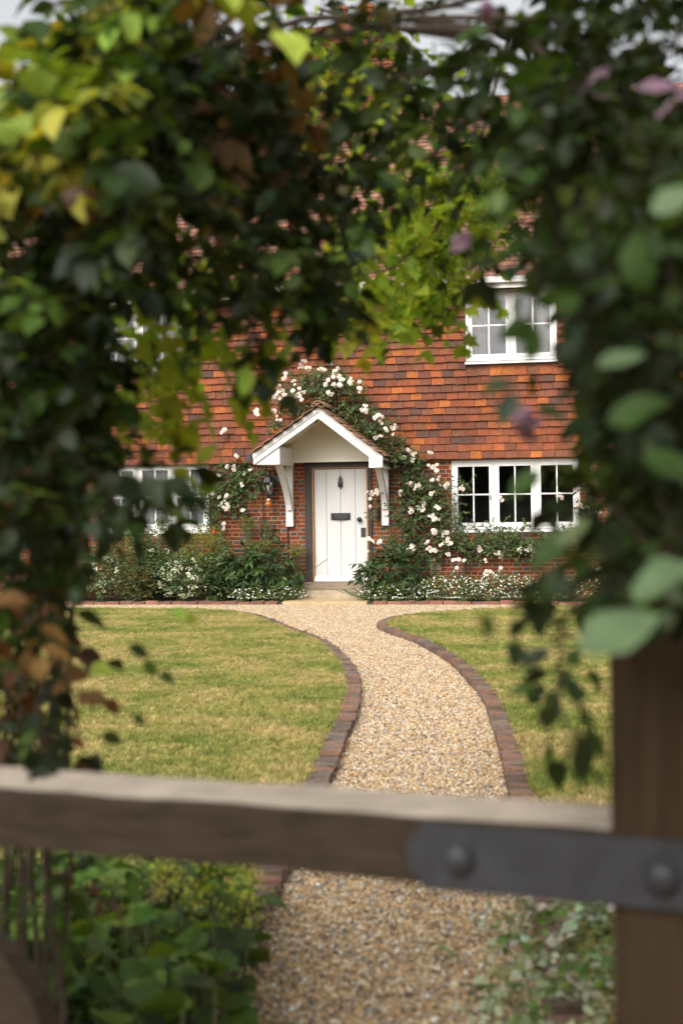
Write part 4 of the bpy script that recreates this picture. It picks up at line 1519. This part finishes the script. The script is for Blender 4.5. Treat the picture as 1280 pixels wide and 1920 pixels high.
finish_climber(cl_root, left, 'ovate', 280, stems)
cr_root = thing('clematis', 'clematis with mauve flowers and broad green leaves hanging beside the gate stile', 'climber', on_ground(1350, 2400)[:2].tolist() + [0])
stems = []
for xb_, dd in ((1400, 2.7), (1470, 2.6), (1340, 2.8)):
    yb = 960 + F_PX * CAM[2] / dd - 5
    stems.append((stem_path([(xb_, yb, dd), (xb_ - 20, 1600, dd), (xb_ - 60, 1100, dd), (xb_ - 80, 700, dd), (xb_ - 180, 300, dd), (xb_ - 420, 60, dd + .2), (xb_ - 700, 40, dd + .4), (xb_ - 850, 90, dd + .5)]), 0.014, 0.006))
stems.append((stem_path([(1080, 60, 3.0), (900, 75, 3.1), (760, 50, 3.2), (640, 110, 3.3), (540, 170, 3.3)]), 0.009, 0.004))
stems.append((stem_path([(1000, 160, 3.1), (860, 130, 3.1), (700, 150, 3.2), (560, 190, 3.3)]), 0.007, 0.003))
stems.append((stem_path([(1120, 1080, 1.8), (1060, 1180, 1.85), (1040, 1290, 1.86), (1075, 1370, 1.86), (1050, 1460, 2.2)]), 0.003, 0.0015))
finish_climber(cr_root, right, 'ovate', 280, stems)
hp_root = thing('backlit_lime_vine', 'lobed-leaf vine, its lime green brightened to look backlit, trailing from the top of the arch', 'vine', on_ground(1420, 2000)[:2].tolist() + [0])
finish_climber(hp_root, hop, 'lobed', 250, mat=M_LIMELEAF, thick=[(stem_path([(1420, 1700, 5.0), (1400, 1200, 5.0), (1330, 700, 5.0), (1180, 250, 5.1), (950, 60, 5.2), (760, 60, 5.2), (600, 20, 5.2)]), 0.012, 0.006),
                                            (stem_path([(950, 60, 5.2), (900, 250, 5.2), (820, 420, 5.2), (740, 500, 5.2), (680, 520, 5.1)]), 0.007, 0.003),
                                            (stem_path([(600, 20, 5.2), (480, 200, 4.6), (380, 480, 4.3), (300, 640, 4.1), (260, 760, 4.0)]), 0.006, 0.002)])

# mauve clematis flowers
def flower_mesh(name, tpl, n, tint, curl):
    tv, tf = TPL[tpl]
    V, Fc, T = [], [], []
    for k in range(n):
        a = 6.283 * k / n + rng.normal(0, 0.1)
        ca, sa_ = math.cos(a), math.sin(a)
        cu = curl + rng.normal(0, 0.15)
        for v in tv:
            yy, zz = v[1] * math.cos(cu), v[1] * math.sin(cu) + v[2]
            V.append((v[0] * ca - yy * sa_, v[0] * sa_ + yy * ca, zz))
            T.append(np.array(tint) * rng.uniform(0.85, 1.1))
        Fc += [tuple(i + k * len(tv) for i in f) for f in tf]
    return np_mesh(name, np.array(V), np.array(Fc), M_PETAL, np.array(T), True)


CF = [flower_mesh('flower', 'ovate', 4, (0.24, 0.145, 0.2), c) for c in (-0.2, -0.9, 0.1)]
for (x, y, d, s, k) in ((1110, 158, 2.2, .04, 0), (1248, 165, 2.0, .042, 0), (880, 440, 2.4, .04, 1), (975, 790, 1.85, .04, 1), (908, 12, 2.6, .035, 1), (1350, 600, 2.2, .05, 0)):
    inst('flower', CF[k], cr_root, compose(at(x, y, d), (rng.uniform(0.6, 1.5), rng.normal(0, 0.4), rng.uniform(-0.4, 0.4)), (s, s, s)))

# ------------------------------------------------------------------ foreground border plants
lm = Leaves()
for k in range(900):
    d = rng.uniform(3.3, 5.3)
    x = rng.uniform(-250, 470) if d < 4.6 else rng.uniform(-250, 520)
    zz = rng.uniform(0.06, 0.42) * (1.0 if x < 420 else 0.75)
    yb = 960 + F_PX * (CAM[2] - zz) / d
    lim = 470 - max(0, (yb - 1760)) * 0.35
    if x > lim:
        continue
    P = at(x, yb, d)
    a = rng.uniform(0, 6.283)
    y = np.array([math.cos(a), math.sin(a), -0.15 + rng.normal(0, 0.3)])
    lm.put(P, y, np.array([0, 0, 1.0]) + rng.normal(0, 0.4, 3), rng.uniform(0.06, 0.115), mixp(mixp(P_MID, P_DARK, 0.25), P_MID, 0.3)(rng) * 1.9)
    lm.stems.tube([P, P * 0.5 + np.array([P[0], P[1], 0]) * 0.5 + rng.normal(0, 0.02, 3), (P[0] + rng.normal(0, 0.08), P[1] + rng.normal(0, 0.08), 0.03)], 0.003, 4, False)
for (x, y, d, s, ax, ay) in ((470, 1690, 4.6, .13, 0.9, 0.3), (430, 1790, 4.2, .11, 0.6, 0.7), (380, 1800, 4.2, .13, -0.5, 0.8), (300, 1740, 4.2, .13, 0.8, 0.5), (250, 1640, 4.5, .14, 0.9, 0.1)):
    lm.put(at(x, y, d), RGT * ax - UPV * ay * 0.4, UPV + rng.normal(0, 0.2, 3), s, P_MID(rng) * 1.2)
lady = thing('leafy_border_plant', 'low border plant with large rounded leaves and yellow-green flower sprays behind the gate', 'plant', on_ground(200, 1850)[:2].tolist() + [0])
L = lm.arr()
_, _, dd = pix(L['P'])
order = np.argsort(-(L['S'] / dd))
leaf_objects(L, order[:290], 'round', M_LEAF, lady)
reg(bpy.data.objects.new('foliage', leaf_mesh('foliage', {k: v[order[290:]] for k, v in L.items()}, 'lobed', M_LEAF)), lady)['kind'] = 'stuff'
lm.stems.build('leaf_stalks', M_STEM, lady)['kind'] = 'stuff'
fl = Leaves()
for k in range(30):
    x, y, d = rng.uniform(290, 480), rng.uniform(1620, 1740), rng.uniform(3.9, 4.6)
    P = at(x, y, d)
    for j in range(26):
        fl.put(P + rng.normal(0, 0.022, 3), rng.normal(0, 1, 3), rng.normal(0, 1, 3), 0.013, np.array((0.5, 0.52, 0.08)) * rng.uniform(0.7, 1.2))
reg(bpy.data.objects.new('flower_sprays', leaf_mesh('flower_sprays', fl.arr(), 'tiny', M_LEAF)), lady)['kind'] = 'stuff'

gl2 = Leaves()
for k in range(230):
    d = rng.uniform(3.6, 5.0)
    x = rng.uniform(860, 1230)
    zz = rng.uniform(0.02, 0.22) * min(1.0, max(0.25, (x - 820) / 220))
    P = at(x, 960 + F_PX * (CAM[2] - zz) / d, d)
    if rng.random() > (x - 820) / 260:
        continue
    gl2.sprig(P, rng.normal(0, 0.6, 3) + np.array([-0.3, 0, 0.5]), 0.13, 6, rng.uniform(0.03, 0.05), palette((0.36, 0.4, 0.29), (0.25, 0.31, 0.17), (0.45, 0.47, 0.37), (0.1, 0.17, 0.04)), droop=0.5, stem=0.002)
gr = thing('grey_leaved_plant', 'sprawling grey-green herb spilling over the gravel beside the gate stile', 'plant', on_ground(1100, 1850)[:2].tolist() + [0])
reg(bpy.data.objects.new('foliage', leaf_mesh('foliage', gl2.arr(), 'ovate', M_LEAF)), gr)['kind'] = 'stuff'
gl2.stems.build('stalks', M_STEM, gr)['kind'] = 'stuff'

# ------------------------------------------------------------------ roses on the house
def rose_mesh(k):
    V, Fc, T = [], [], []
    base = np.array([(0.84, 0.75, 0.71), (0.86, 0.81, 0.78), (0.82, 0.68, 0.63), (0.86, 0.83, 0.8)][k % 4])
    for ring, (n, ln, cu, r0_) in enumerate(((6, 0.5, 0.25, 0.05), (6, 0.42, 0.75, 0.05), (5, 0.34, 1.15, 0.03), (3, 0.25, 1.4, 0.0))):
        for j in range(n):
            a = 6.283 * j / n + ring * 0.5 + rng.normal(0, 0.15)
            cu2 = cu + rng.normal(0, 0.12)
            b0 = len(V)
            for (t, w, c_) in ((0.0, 0.06, 0.0), (0.55, 0.24, 0.0), (1.0, 0.17, -0.35)):
                yy = r0_ + ln * t * math.cos(cu2 + c_)
                zz = ln * t * math.sin(cu2 + c_)
                for u in (-1, 1):
                    xx = u * w * (0.6 + ln)
                    V.append((xx * math.cos(a) - yy * math.sin(a), xx * math.sin(a) + yy * math.cos(a), zz + 0.04 * abs(u)))
                    T.append(base * (1 - 0.05 * ring * (k % 3)) * rng.uniform(0.93, 1.05))
            Fc += [(b0, b0 + 1, b0 + 3, b0 + 2), (b0 + 2, b0 + 3, b0 + 5, b0 + 4)]
    return np_mesh('rose_bloom', np.array(V), np.array(Fc), M_PETAL, np.array(T), True)


ROSES = [rose_mesh(k) for k in range(8)]
P_ROSE = palette((0.06, 0.1, 0.025), (0.045, 0.08, 0.02), (0.08, 0.12, 0.035), (0.1, 0.13, 0.04), (0.05, 0.075, 0.03))


def climbing_rose(root, blobs, blooms, yfun, stems, leaf=0.046, dens=2.1, bs=0.07):
    Lv = Leaves()
    for (x, y, rx, ry, n) in blobs:
        for k in range(int(n * dens)):
            a, r = rng.uniform(0, 6.283), math.sqrt(rng.uniform(0, 1)) * rng.uniform(0.75, 1.12)
            X, Y_ = x + rx * r * math.cos(a), y + ry * r * math.sin(a)
            P = on_wall(X, Y_, yfun(X, Y_) * rng.uniform(0.35, 1.0))
            Lv.sprig(P, rng.normal(0, 0.7, 3) + np.array([0, -0.5, 0.15]), 0.16, 6, leaf * rng.uniform(0.8, 1.2), P_ROSE, droop=0.5, stem=0.003, updir=(0, -0.7, 0.7))
    reg(bpy.data.objects.new('foliage', leaf_mesh('foliage', Lv.arr(), 'ovate', M_ROSELEAF)), root)['kind'] = 'stuff'
    Lv.stems.build('twigs', M_STEM, root)['kind'] = 'stuff'
    for (x, y) in blooms:
        nb_ = int(rng.integers(2, 6))
        for k in range(nb_):
            X, Y_ = x + rng.normal(0, 4.0) * (k > 0), y + rng.normal(0, 3.5) * (k > 0)
            P = on_wall(X, Y_, yfun(X, Y_) * rng.uniform(0.95, 1.15) - 0.03)
            s = bs * rng.uniform(0.62, 1.12)
            inst('rose_bloom', ROSES[int(rng.integers(8))], root, compose(P, (math.pi / 2 * rng.uniform(0.35, 1.1), rng.normal(0, 0.4), rng.normal(0, 0.5)), (s, s, s)))
    for pts, r0_, r1_ in stems:
        q = [on_wall(x, y, Y) for x, y, Y in pts]
        n = len(q)
        MB().tube(q, [r0_ + (r1_ - r0_) * i / (n - 1) for i in range(n)], 6).build('stem', M_BARK, root, smooth=True)


Z1 = lambda x, y: (460 + x / 4, 660 + y / 4)
Z2 = lambda x, y: (780 + x / 2.56, 520 + y / 2.56)
Z3 = lambda x, y: (80 + x / 2.667, 520 + y / 2.667)


def y_porch(x, y):
    if y < 860 and 470 < x < 745:
        return -0.75
    return -0.28


bl = [Z1(*q) for q in ((430, 65), (430, 115), (480, 120), (550, 130), (600, 135), (640, 95), (690, 130), (665, 165), (700, 190), (735, 210), (620, 210), (600, 245), (660, 240), (690, 250), (780, 225), (805, 215), (865, 280),
                       (370, 215), (300, 180), (240, 255), (245, 300), (280, 310), (255, 345), (215, 345), (360, 290), (410, 275), (405, 330), (440, 310), (270, 430), (205, 440), (80, 460), (890, 400), (880, 440), (910, 430), (265, 510), (630, 315), (1000, 480), (985, 475), (1005, 515), (1060, 590), (985, 640), (1110, 575),
                       (1180, 790), (1230, 745), (1265, 760), (1250, 800), (1250, 985), (1270, 1030), (1155, 1060), (935, 1070), (985, 1055), (935, 1100), (940, 1165), (1240, 1200), (940, 1410), (920, 1495), (1010, 1420), (1215, 1480), (1245, 1450), (1250, 1475))]
bl += [Z2(*q) for q in ((62, 840), (82, 910), (0, 1000), (15, 1005), (75, 975), (105, 970), (140, 1000), (70, 1035), (35, 1080), (10, 1110), (35, 1110), (95, 1100), (75, 1150), (95, 1165), (85, 1218), (135, 1225), (150, 1255), (125, 1280), (155, 1280), (45, 1280), (65, 1300), (85, 1310))]
rr_ = thing('climbing_rose', 'pale pink climbing rose growing right of the door and over the porch roof', 'rose', (on_wall(760, 1000)[0], -0.3, 0.03), 'climbing roses on the cottage')
climbing_rose(rr_, [(560, 745, 46, 36, 52), (600, 718, 48, 34, 60), (640, 738, 45, 38, 56), (675, 775, 32, 25, 30), (705, 805, 30, 24, 34), (735, 838, 30, 25, 34), (520, 790, 18, 20, 10),
                    (765, 870, 34, 34, 42), (785, 915, 38, 38, 50), (770, 960, 38, 36, 44), (815, 940, 30, 40, 36), (830, 985, 26, 36, 30), (765, 1010, 38, 36, 36), (800, 1035, 40, 26, 26), (745, 1030, 25, 25, 14), (700, 945, 8, 30, 6), (860, 910, 30, 10, 7)],
              bl, y_porch, [([(790, 1110, -0.25), (780, 1050, -0.15), (770, 980, -0.12), (762, 900, -0.15), (735, 845, -0.3), (690, 790, -0.5), (640, 750, -0.6), (570, 730, -0.5)], 0.022, 0.006),
                            ([(775, 1050, -0.15), (800, 990, -0.12), (820, 930, -0.12), (800, 870, -0.14)], 0.014, 0.005), ([(640, 750, -0.6), (600, 700, -0.4), (580, 690, -0.4)], 0.008, 0.003)])
rw = thing('climbing_rose', 'pale pink rose with gnarled stem trained beneath and beside the lower right window', 'rose', (on_wall(868, 1060)[0], -0.3, 0.03), 'climbing roses on the cottage')
bl = [Z2(*q) for q in ((155, 1330), (185, 1355), (205, 1355), (195, 1395), (330, 1355), (390, 1325), (335, 1410), (355, 1415), (405, 1395), (385, 1430), (310, 1310), (490, 1310), (535, 1310), (205, 1015), (415, 1070), (665, 1250), (770, 950), (800, 975), (780, 1095), (810, 1105), (800, 1215), (765, 1220), (690, 1050), (900, 965), (930, 940), (955, 925), (880, 1130), (925, 1270), (885, 1410))]
climbing_rose(rw, [(870, 1018, 36, 18, 28), (930, 1016, 50, 18, 42), (1000, 1018, 50, 20, 40), (1060, 1010, 40, 22, 26), (1095, 940, 14, 60, 20), (890, 1045, 30, 10, 8), (985, 1045, 25, 14, 10), (1120, 1000, 40, 50, 30), (1140, 890, 25, 30, 12), (858, 965, 10, 25, 6), (935, 990, 80, 8, 12)],
              bl, lambda x, y: -0.25, [([(862, 1105, -0.25), (868, 1075, -0.2), (874, 1050, -0.15), (876, 1035, -0.12), (900, 1020, -0.12), (960, 1012, -0.12), (1040, 1010, -0.12), (1095, 980, -0.1), (1100, 900, -0.1)], 0.03, 0.008),
                                       ([(875, 1045, -0.15), (858, 1010, -0.1), (850, 960, -0.1), (870, 905, -0.12)], 0.012, 0.004)])
rl = thing('climbing_rose', 'pale pink climbing rose between the left window and the lantern', 'rose', (on_wall(490, 1000)[0], -0.3, 0.03), 'climbing roses on the cottage')
bl = [Z3(*q) for q in ((1065, 680), (905, 760), (895, 775), (925, 950), (960, 950), (965, 890), (1030, 965), (995, 1030), (880, 995), (850, 1080), (915, 1100), (895, 1130), (905, 1150), (920, 1155), (820, 1170), (700, 1090), (770, 1130), (1000, 1165), (900, 1235), (720, 1060))]
climbing_rose(rl, [(440, 880, 34, 20, 26), (425, 915, 32, 28, 40), (465, 905, 30, 24, 26), (410, 950, 26, 28, 26), (450, 945, 24, 22, 14), (405, 985, 18, 18, 10), (490, 885, 14, 18, 8), (380, 920, 20, 20, 10), (500, 990, 7, 30, 8), (512, 1010, 6, 25, 8)],
              bl, lambda x, y: -0.2, [([(490, 1115, -0.25), (489, 1050, -0.08), (490, 1000, -0.06), (493, 955, -0.06), (491, 905, -0.08), (480, 870, -0.1)], 0.018, 0.007), ([(463, 1110, -0.25), (463, 1040, -0.08), (466, 1000, -0.08), (450, 950, -0.1), (430, 900, -0.1)], 0.012, 0.005)])


# ------------------------------------------------------------------ flower bed
def mound(name, label, cat, x, y, rx, ry, n, tpl, size, pal, group=None, Y=None, up=0.6, length=0.2, nl=6, ind=0, flowers=None, mat=M_LEAF, droop=0.5):
    """leafy mound whose silhouette is centred on pixel (x, y) at bed depth Y; stems root in the soil below"""
    Y = Y if Y is not None else -0.62
    C = on_wall(x, y, Y)
    k_ = 24.2 / F_PX
    RX, RZ = rx * k_, ry * k_
    RY = min(RX, 0.3)
    root = thing(name, label, cat, (C[0], Y, 0.03), group)
    Lv = Leaves()
    for k in range(n):
        v = rng.normal(0, 1, 3)
        v /= np.linalg.norm(v)
        v *= rng.uniform(0.35, 1.0) ** 0.6
        P = C + v * np.array([RX, RY, RZ]) * rng.uniform(0.85, 1.08)
        if P[2] < 0.06:
            P[2] = rng.uniform(0.06, 0.15)
        Lv.sprig(P, v * 0.7 + np.array([0, -0.3, up]) + rng.normal(0, 0.3, 3), length, nl, size * rng.uniform(0.8, 1.2), pal, droop=droop, stem=0.003 if n < 400 else 0)
    for k in range(14):
        a = rng.normal(0, 0.45)
        Lv.stems.tube([(C[0] + a * RX * 0.4, Y + rng.normal(0, 0.05), 0.0), (C[0] + a * RX, Y + rng.normal(0, 0.1), max(0.1, C[2])), (C[0] + a * RX * 1.4, Y, max(0.15, C[2] + RZ * 0.6))], 0.005, 4, False)
    L = Lv.arr()
    idx = np.argsort(-(L['S'] - 2 * (L['P'][:, 1] - Y)))[:ind] if ind else []
    if ind:
        leaf_objects(L, idx, tpl, mat, root)
    rest = np.ones(len(L['P']), bool)
    rest[list(idx)] = False
    reg(bpy.data.objects.new('foliage', leaf_mesh('foliage', {k: v[rest] for k, v in L.items()}, tpl, mat)), root)['kind'] = 'stuff'
    Lv.stems.build('stalks', M_STEM, root)['kind'] = 'stuff'
    if flowers:
        nf, fs, col, ball = flowers
        for j in range(nf):
            v = rng.normal(0, 1, 3)
            v /= np.linalg.norm(v)
            v[1] = -abs(v[1]) * 0.9
            v[2] = v[2] * 0.9 + 0.15
            P = C + v * np.array([RX, RY + 0.06, RZ]) * rng.uniform(0.8, 1.1)
            P[2] = max(P[2], 0.1)
            if j == 0:
                F_ = Leaves()
            m_ = 12 if ball else 1
            for q in range(m_):
                F_.put(P + rng.normal(0, ball, 3) if ball else P, np.array([1, 0, 0]) + rng.normal(0, 0.3, 3), np.array([0, -0.7, 0.7]) + rng.normal(0, 0.35, 3), fs * rng.uniform(0.75, 1.2), np.array(col) * rng.uniform(0.85, 1.08))
        reg(bpy.data.objects.new('blossoms', leaf_mesh('blossoms', F_.arr(), 'disc', M_PETAL)), root)['kind'] = 'stuff'
    return root


P_PEONY = palette((0.043, 0.084, 0.032), (0.061, 0.109, 0.038), (0.036, 0.070, 0.029), (0.087, 0.131, 0.043))
mound('peony', 'dark glossy peony shrub in the bed left of the door step', 'shrub', 492, 1072, 68, 38, 150, 'narrow', 0.15, P_PEONY, 'peonies flanking the door', -0.55, ind=140, up=0.2, length=0.22, droop=1.0)
mound('peony', 'dark green peony shrub leaning over the right end of the door step', 'shrub', 738, 1078, 60, 36, 150, 'narrow', 0.15, P_PEONY, 'peonies flanking the door', -0.6, ind=140, up=0.4, length=0.22, droop=0.8)
P_FLEA = palette((0.131, 0.189, 0.058), (0.174, 0.217, 0.072), (0.102, 0.145, 0.051))
WHITE_F = (0.85, 0.83, 0.78)
mound('daisy_clump', 'white daisy ground cover under the peony left of the step', 'daisies', 500, 1116, 72, 17, 330, 'tiny', 0.04, P_FLEA, 'daisy clumps along the bed', -0.85, length=0.1, flowers=(120, 0.026, WHITE_F, 0))
mound('daisy_clump', 'white daisy ground cover beneath the peony right of the step', 'daisies', 735, 1116, 66, 17, 330, 'tiny', 0.04, P_FLEA, 'daisy clumps along the bed', -0.88, length=0.1, flowers=(120, 0.026, WHITE_F, 0))
mound('daisy_clump', 'dense white daisy clump below the gnarled rose stem', 'daisies', 845, 1108, 62, 25, 460, 'tiny', 0.04, P_FLEA, 'daisy clumps along the bed', -0.8, length=0.1, flowers=(210, 0.028, WHITE_F, 0))
mound('daisy_clump', 'dense white daisy clump below the lower right window', 'daisies', 950, 1108, 66, 26, 460, 'tiny', 0.04, P_FLEA, 'daisy clumps along the bed', -0.8, length=0.1, flowers=(250, 0.028, WHITE_F, 0))
mound('daisy_clump', 'straggling white daisies past the far side of the lower right window', 'daisies', 1040, 1108, 50, 24, 300, 'tiny', 0.04, P_FLEA, 'daisy clumps along the bed', -0.8, length=0.1, flowers=(90, 0.028, WHITE_F, 0))
mound('daisy_clump', 'loose airy clump with tiny white flowers at the bed end by the wall', 'daisies', 1150, 1100, 60, 32, 240, 'tiny', 0.05, P_FLEA, 'daisy clumps along the bed', -0.75, length=0.14, flowers=(110, 0.03, WHITE_F, 0))
P_VAL = palette((0.145, 0.217, 0.109), (0.189, 0.246, 0.116), (0.116, 0.174, 0.080))
VALF = (0.78, 0.78, 0.6)
mound('valerian', 'white valerian with round flower heads in front of the fennel', 'flowers', 345, 1090, 48, 38, 230, 'narrow', 0.075, P_VAL, 'white valerian clumps', -0.8, up=0.9, flowers=(46, 0.024, VALF, 0.022))
mound('valerian', 'pale white valerian clump at the left end of the flower bed', 'flowers', 190, 1080, 50, 44, 260, 'narrow', 0.075, P_VAL, 'white valerian clumps', -0.75, up=0.9, flowers=(44, 0.024, VALF, 0.022))
mound('valerian', 'taller white valerian stems against the lower left window', 'flowers', 300, 1026, 50, 38, 180, 'narrow', 0.075, P_VAL, 'white valerian clumps', -0.45, up=0.9, flowers=(20, 0.024, VALF, 0.02))
P_FEN = palette((0.27, 0.30, 0.05), (0.22, 0.26, 0.05), (0.33, 0.33, 0.07))
P_FEN2 = palette((0.16, 0.2, 0.05), (0.2, 0.22, 0.06), (0.12, 0.16, 0.05))
mound('fennel', 'feathery yellow-green fennel clump between valerian and peony', 'herb', 385, 1040, 42, 44, 560, 'tiny', 0.034, mixp(P_FEN2, P_FEN, 0.5), 'fennel plants in the bed', -0.5, up=1.0, length=0.16)
mound('fennel', 'feathery olive fennel below the lower left window sill', 'herb', 232, 1045, 50, 46, 620, 'tiny', 0.034, mixp(P_FEN2, P_FEN, 0.25), 'fennel plants in the bed', -0.55, up=1.0, length=0.16)
mound('fennel', 'tall fennel flower head standing against the bricks under the rose', 'herb', 464, 985, 14, 13, 70, 'tiny', 0.026, P_FEN, 'fennel plants in the bed', -0.25, up=1.0, length=0.08)
mound('fennel', 'fennel sprig beside the dark conduit at the door frame', 'herb', 553, 1036, 15, 12, 70, 'tiny', 0.026, P_FEN, 'fennel plants in the bed', -0.3, up=1.0, length=0.08)
mound('fennel', 'fennel tips showing just above the left peony', 'herb', 485, 1028, 24, 10, 90, 'tiny', 0.026, P_FEN, 'fennel plants in the bed', -0.3, up=1.0, length=0.08)
mound('leafy_perennial', 'broad-leaved green perennial between the fennel and the peony', 'plant', 415, 1080, 36, 46, 200, 'narrow', 0.11, mixp(P_VAL, P_PEONY, 0.5), None, -0.6, up=0.9)
mound('leafy_perennial', 'fine brownish grassy perennial at the foot of the lower left window', 'plant', 255, 1095, 40, 36, 420, 'tiny', 0.05, palette((0.2, 0.17, 0.08), (0.14, 0.16, 0.06), (0.1, 0.13, 0.05)), None, -0.85, up=0.9, length=0.16)
mound('leafy_perennial', 'shadowed green perennial at the far left corner of the cottage bed', 'plant', 110, 1080, 50, 42, 260, 'narrow', 0.1, P_VAL, None, -0.7, up=0.9)
mound('leafy_perennial', 'mixed green foliage filling the bed between the two valerian clumps', 'plant', 290, 1080, 40, 40, 220, 'narrow', 0.085, mixp(P_VAL, P_PEONY, 0.4), None, -0.6, up=0.9)
p = on_wall(401, 1000, -0.4)
pp_ = thing('poppy', 'single small red poppy above the fennel', 'flower', (p[0], -0.4, 0.03))
MB().tube([(p[0], -0.4, p[2]), (p[0] + 0.02, -0.4, p[2] * 0.5), (p[0] - 0.01, -0.42, 0.0)], 0.005, 4).build('stalk', M_STEM, pp_)
inst('bloom', flower_mesh('bloom', 'round', 4, (0.7, 0.07, 0.03), 0.9), pp_, compose(p, (0.9, 0, 0), (0.06, 0.06, 0.06)))
p = on_wall(1152, 1056, -0.5)
pp_ = thing('cranesbill', 'single violet-blue cranesbill flower near the end of the bed', 'flower', (p[0], -0.5, 0.03))
MB().tube([(p[0], -0.5, p[2]), (p[0] - 0.02, -0.5, p[2] * 0.5), (p[0] + 0.02, -0.52, 0.0)], 0.005, 4).build('stalk', M_STEM, pp_)
inst('bloom', flower_mesh('bloom', 'round', 5, (0.28, 0.25, 0.6), 0.4), pp_, compose(p, (1.1, 0, 0), (0.07, 0.07, 0.07)))
p = on_wall(258, 972, -0.5)
ob = thing('plant_support', 'black iron plant support with twisted finial before the lower left window', 'plant support', (p[0], -0.5, 0.03))
MB().lathe((p[0], -0.5, p[2] - 0.02), [(0.008, -0.02), (0.022, 0.0), (0.03, 0.03), (0.02, 0.06), (0.006, 0.08), (0.006, 0.12)], 8).build('finial', M_IRON, ob)
for sx_ in (-1, 1):
    for sy_ in (-1, 1):
        MB().tube([(p[0], -0.5, p[2] - 0.03), (p[0] + sx_ * 0.03, -0.5 + sy_ * 0.03, p[2] - 0.25), (p[0] + sx_ * 0.16, -0.5 + sy_ * 0.16, 0.02)], 0.007, 4).build('leg', M_IRON, ob)


# ------------------------------------------------------------------ trees across the lane behind the camera (they shade the gate and show in the panes)
def tree(loc, h, r, label, seed):
    t = thing('lane_tree', label, 'tree', (loc[0], loc[1], -0.03), 'trees across the lane')
    n = 12000
    v = rng.normal(0, 1, (n, 3))
    v /= np.linalg.norm(v, axis=1, keepdims=True)
    v *= rng.uniform(0.3, 1, (n, 1)) ** 0.45
    lob = 1 + 0.22 * np.sin(v[:, 0] * 5 + seed) * np.cos(v[:, 2] * 6 + seed)
    P = np.array([loc[0], loc[1], h * 0.56]) + v * lob[:, None] * np.array([r, r, h * 0.42])
    T = np.array([(0.04, 0.07, 0.02), (0.06, 0.1, 0.025), (0.03, 0.055, 0.018)])[rng.integers(0, 3, n)]
    L = dict(P=P, Y=rng.normal(0, 1, (n, 3)), N=rng.normal(0, 0.6, (n, 3)) + np.array([0, 0, 1]), S=rng.uniform(0.25, 0.5, n), T=T)
    reg(bpy.data.objects.new('crown', leaf_mesh('crown', L, 'tiny', M_LEAF)), t)['kind'] = 'stuff'
    m = MB()
    m.tube([(loc[0], loc[1], -0.1), (loc[0] + 0.1, loc[1], h * 0.3), (loc[0], loc[1] + 0.1, h * 0.7)], [0.22, 0.17, 0.07], 8)
    for k in range(5):
        a = 6.283 * k / 5
        m.tube([(loc[0] + 0.1, loc[1], h * 0.3), (loc[0] + r * 0.4 * math.cos(a), loc[1] + r * 0.4 * math.sin(a), h * 0.55), (loc[0] + r * 0.75 * math.cos(a), loc[1] + r * 0.75 * math.sin(a), h * 0.7)], [0.1, 0.06, 0.02], 6)
    m.build('trunk', M_BARK, t)


for (b_, s_, h, r, lab, sd) in ((9.5, -3.5, 6.4, 2.2, 'leafy tree across the lane behind the gate, nearest the lantern side', 1), (9.5, 1.8, 6.6, 2.3, 'broad leafy tree across the lane directly facing the gate', 2), (9.5, 6.5, 6.4, 2.3, 'leafy tree across the lane beyond the gate post', 3), (9.5, -8.5, 6.6, 2.8, 'tall leafy tree across the lane opposite the left lawn', 4)):
    q = CAM - FWD * b_ + RGT * s_
    tree(q, h, r, lab, sd)
hd = thing('lane_hedge', 'tall clipped dark hedge along the lane opposite the gate', 'hedge', tuple((CAM - FWD * 7.6)[:2]) + (-0.03,))
n = 9000
a, b_ = rng.uniform(-9, 9, n), rng.uniform(7.0, 8.2, n)
z = rng.uniform(0, 2.6, n)
P = CAM[None] - FWD * b_[:, None] + RGT * a[:, None]
P[:, 2] = z
L = dict(P=P, Y=rng.normal(0, 1, (n, 3)), N=rng.normal(0, 1, (n, 3)), S=rng.uniform(0.16, 0.3, n), T=np.array([(0.04, 0.07, 0.02), (0.055, 0.09, 0.025)])[rng.integers(0, 2, n)])
reg(bpy.data.objects.new('foliage', leaf_mesh('foliage', L, 'tiny', M_LEAF)), hd)['kind'] = 'stuff'
m = MB()
for k in range(30):
    q = CAM - FWD * rng.uniform(7.4, 7.8) + RGT * (-8.7 + k * 0.6)
    m.tube([(q[0], q[1], -0.05), (q[0] + 0.05, q[1], 1.4), (q[0], q[1] + 0.05, 2.6)], [0.05, 0.035, 0.012], 6)
m.build('stems', M_BARK, hd)['kind'] = 'stuff'
